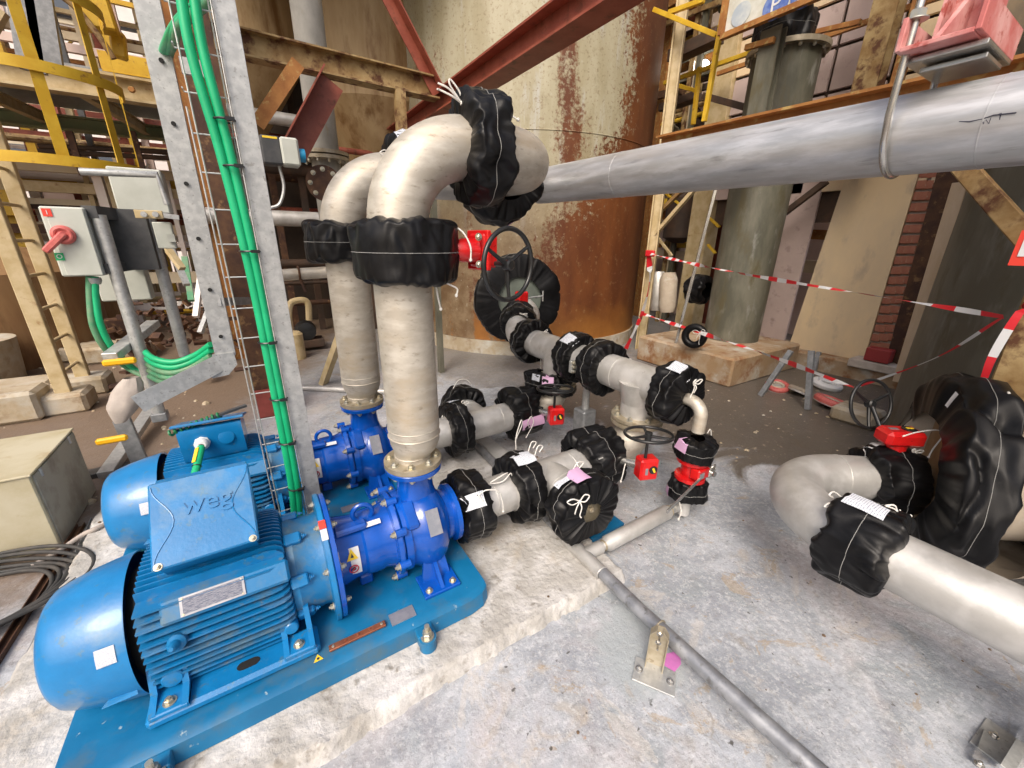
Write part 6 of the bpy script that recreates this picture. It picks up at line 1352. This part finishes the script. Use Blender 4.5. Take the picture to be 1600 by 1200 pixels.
for k in range(5):
    p = SP(285+7*k, 420+25*k, 1.2+.2*k); build('distant_clutter', MB().bar(p, p+V((.1*(k-2), .3, .4)), .05, .04), ('cream', 'galv', 'green_old', 'paleb', 'galv')[k], label=('cream', 'grey', 'greenish', 'white', 'zinc')[k]+' scrap bar seen through the galvanised frame', cat='scrap', group='scrap bars behind the frame')
rnd = random.Random(21)
mb = MB()
for k in range(160):
    p = V((-1.6+rnd.random()*1.3, 5.5+rnd.random()*3.5, rnd.random()*.7)); mb.box(p, (.02+rnd.random()**2*.22, .02+rnd.random()*.05, .02+rnd.random()**2*.12), frame((rnd.random()-.5, rnd.random()-.5, rnd.random())))
build('scrap_heap', mb, 'rustdark', kind='stuff', label='heap of dark scrap beyond the galvanised frame', smooth=False)
# beige box, hoses, floor rails at left
t = thing('metal_cabinet', 'low beige sheet metal box lying at the left edge', 'box', (-1.6, 3.05, 0))
build('shell', MB().box((-1.62, 3.08, .225), (.97, .62, .45), b=.006), 'beige', t)
build('lid_edge', MB().box((-1.62, 3.08, .452), (.985, .635, .012), b=.003), 'beige', t)
for y_ in (2.86, 3.28): build('hinge', MB().cyl((-1.128, y_, .40), (-1.128, y_, .445), .009, n=10), 'galv', t)
build('side_panel', MB().box((-1.131, 3.08, .225), (.008, .58, .43)), 'cabinet_side', t)  # right face of the box set in a darker tone
for k, (x_, l_) in enumerate(((-1.0, 'steel angle rail on the floor nearest the far motor'), (-1.10, 'second steel angle rail on the floor at the left'))):
    pass
a, b = GZ(0, 1035, .0), GZ(130, 822, .0)
for k, (a_, b_, l_) in enumerate((((-60, 1120), (128, 822), 'steel angle rail on the floor left of the motors, outer one'), ((-40, 1230), (150, 812), 'steel angle rail on the floor left of the motors, inner one'))):
    build('floor_rail', MB().channel(GZ(*a_, .004), GZ(*b_, .004), .035, .02, .004), 'rustdark' if k == 0 else 'galv_dark', label=l_, cat='rail', group='angle rails on the floor')
rnd = random.Random(4)
for k in range(6):
    r_ = .34+.025*k; c_ = V((-1.50, 2.42, .018)); pts = [c_+V((math.cos(a)*r_*1.25, math.sin(a)*r_*.72, .010*k+.012*math.sin(a*3+k))) for a in [math.radians(-150+260*i/40) for i in range(41)]]
    build('black_hose', MB().tube(pts, .0095, 10), 'cable_black', label=('innermost', 'second', 'third', 'fourth', 'fifth', 'outermost')[k]+' black hose coiled on the floor by the beige box', cat='hose', group='coiled black hoses')
build('grey_hose', MB().tube(spline([GZ(50, 885, .02), GZ(90, 862, .03), GZ(130, 835, .06), GZ(152, 825, .08), GZ(200, 800, .05)]), .012, 10), 'bag', label='thin grey hose crossing the floor rails beside the far motor', cat='hose')

# small crumbs and chips on the near concrete
rnd = random.Random(77); mb = MB()
for k in range(260):
    x0, y0 = -1.3+rnd.random()*4.2, -.2+rnd.random()*3.6; r_ = .0015+rnd.random()**4*.008
    z0 = .064 if (-.98 < x0 < 1.3 and 1.06 < y0 < 3.2) else -.001
    mb.lathe((x0, y0, z0), (rnd.random()*.4, rnd.random()*.4, 1), [(0, r_), (r_*.6, r_*.9), (r_, r_*.3)], 5)
build('grit', mb, 'dirt', kind='stuff', label='fine grit and chips scattered on the near concrete', smooth=False)
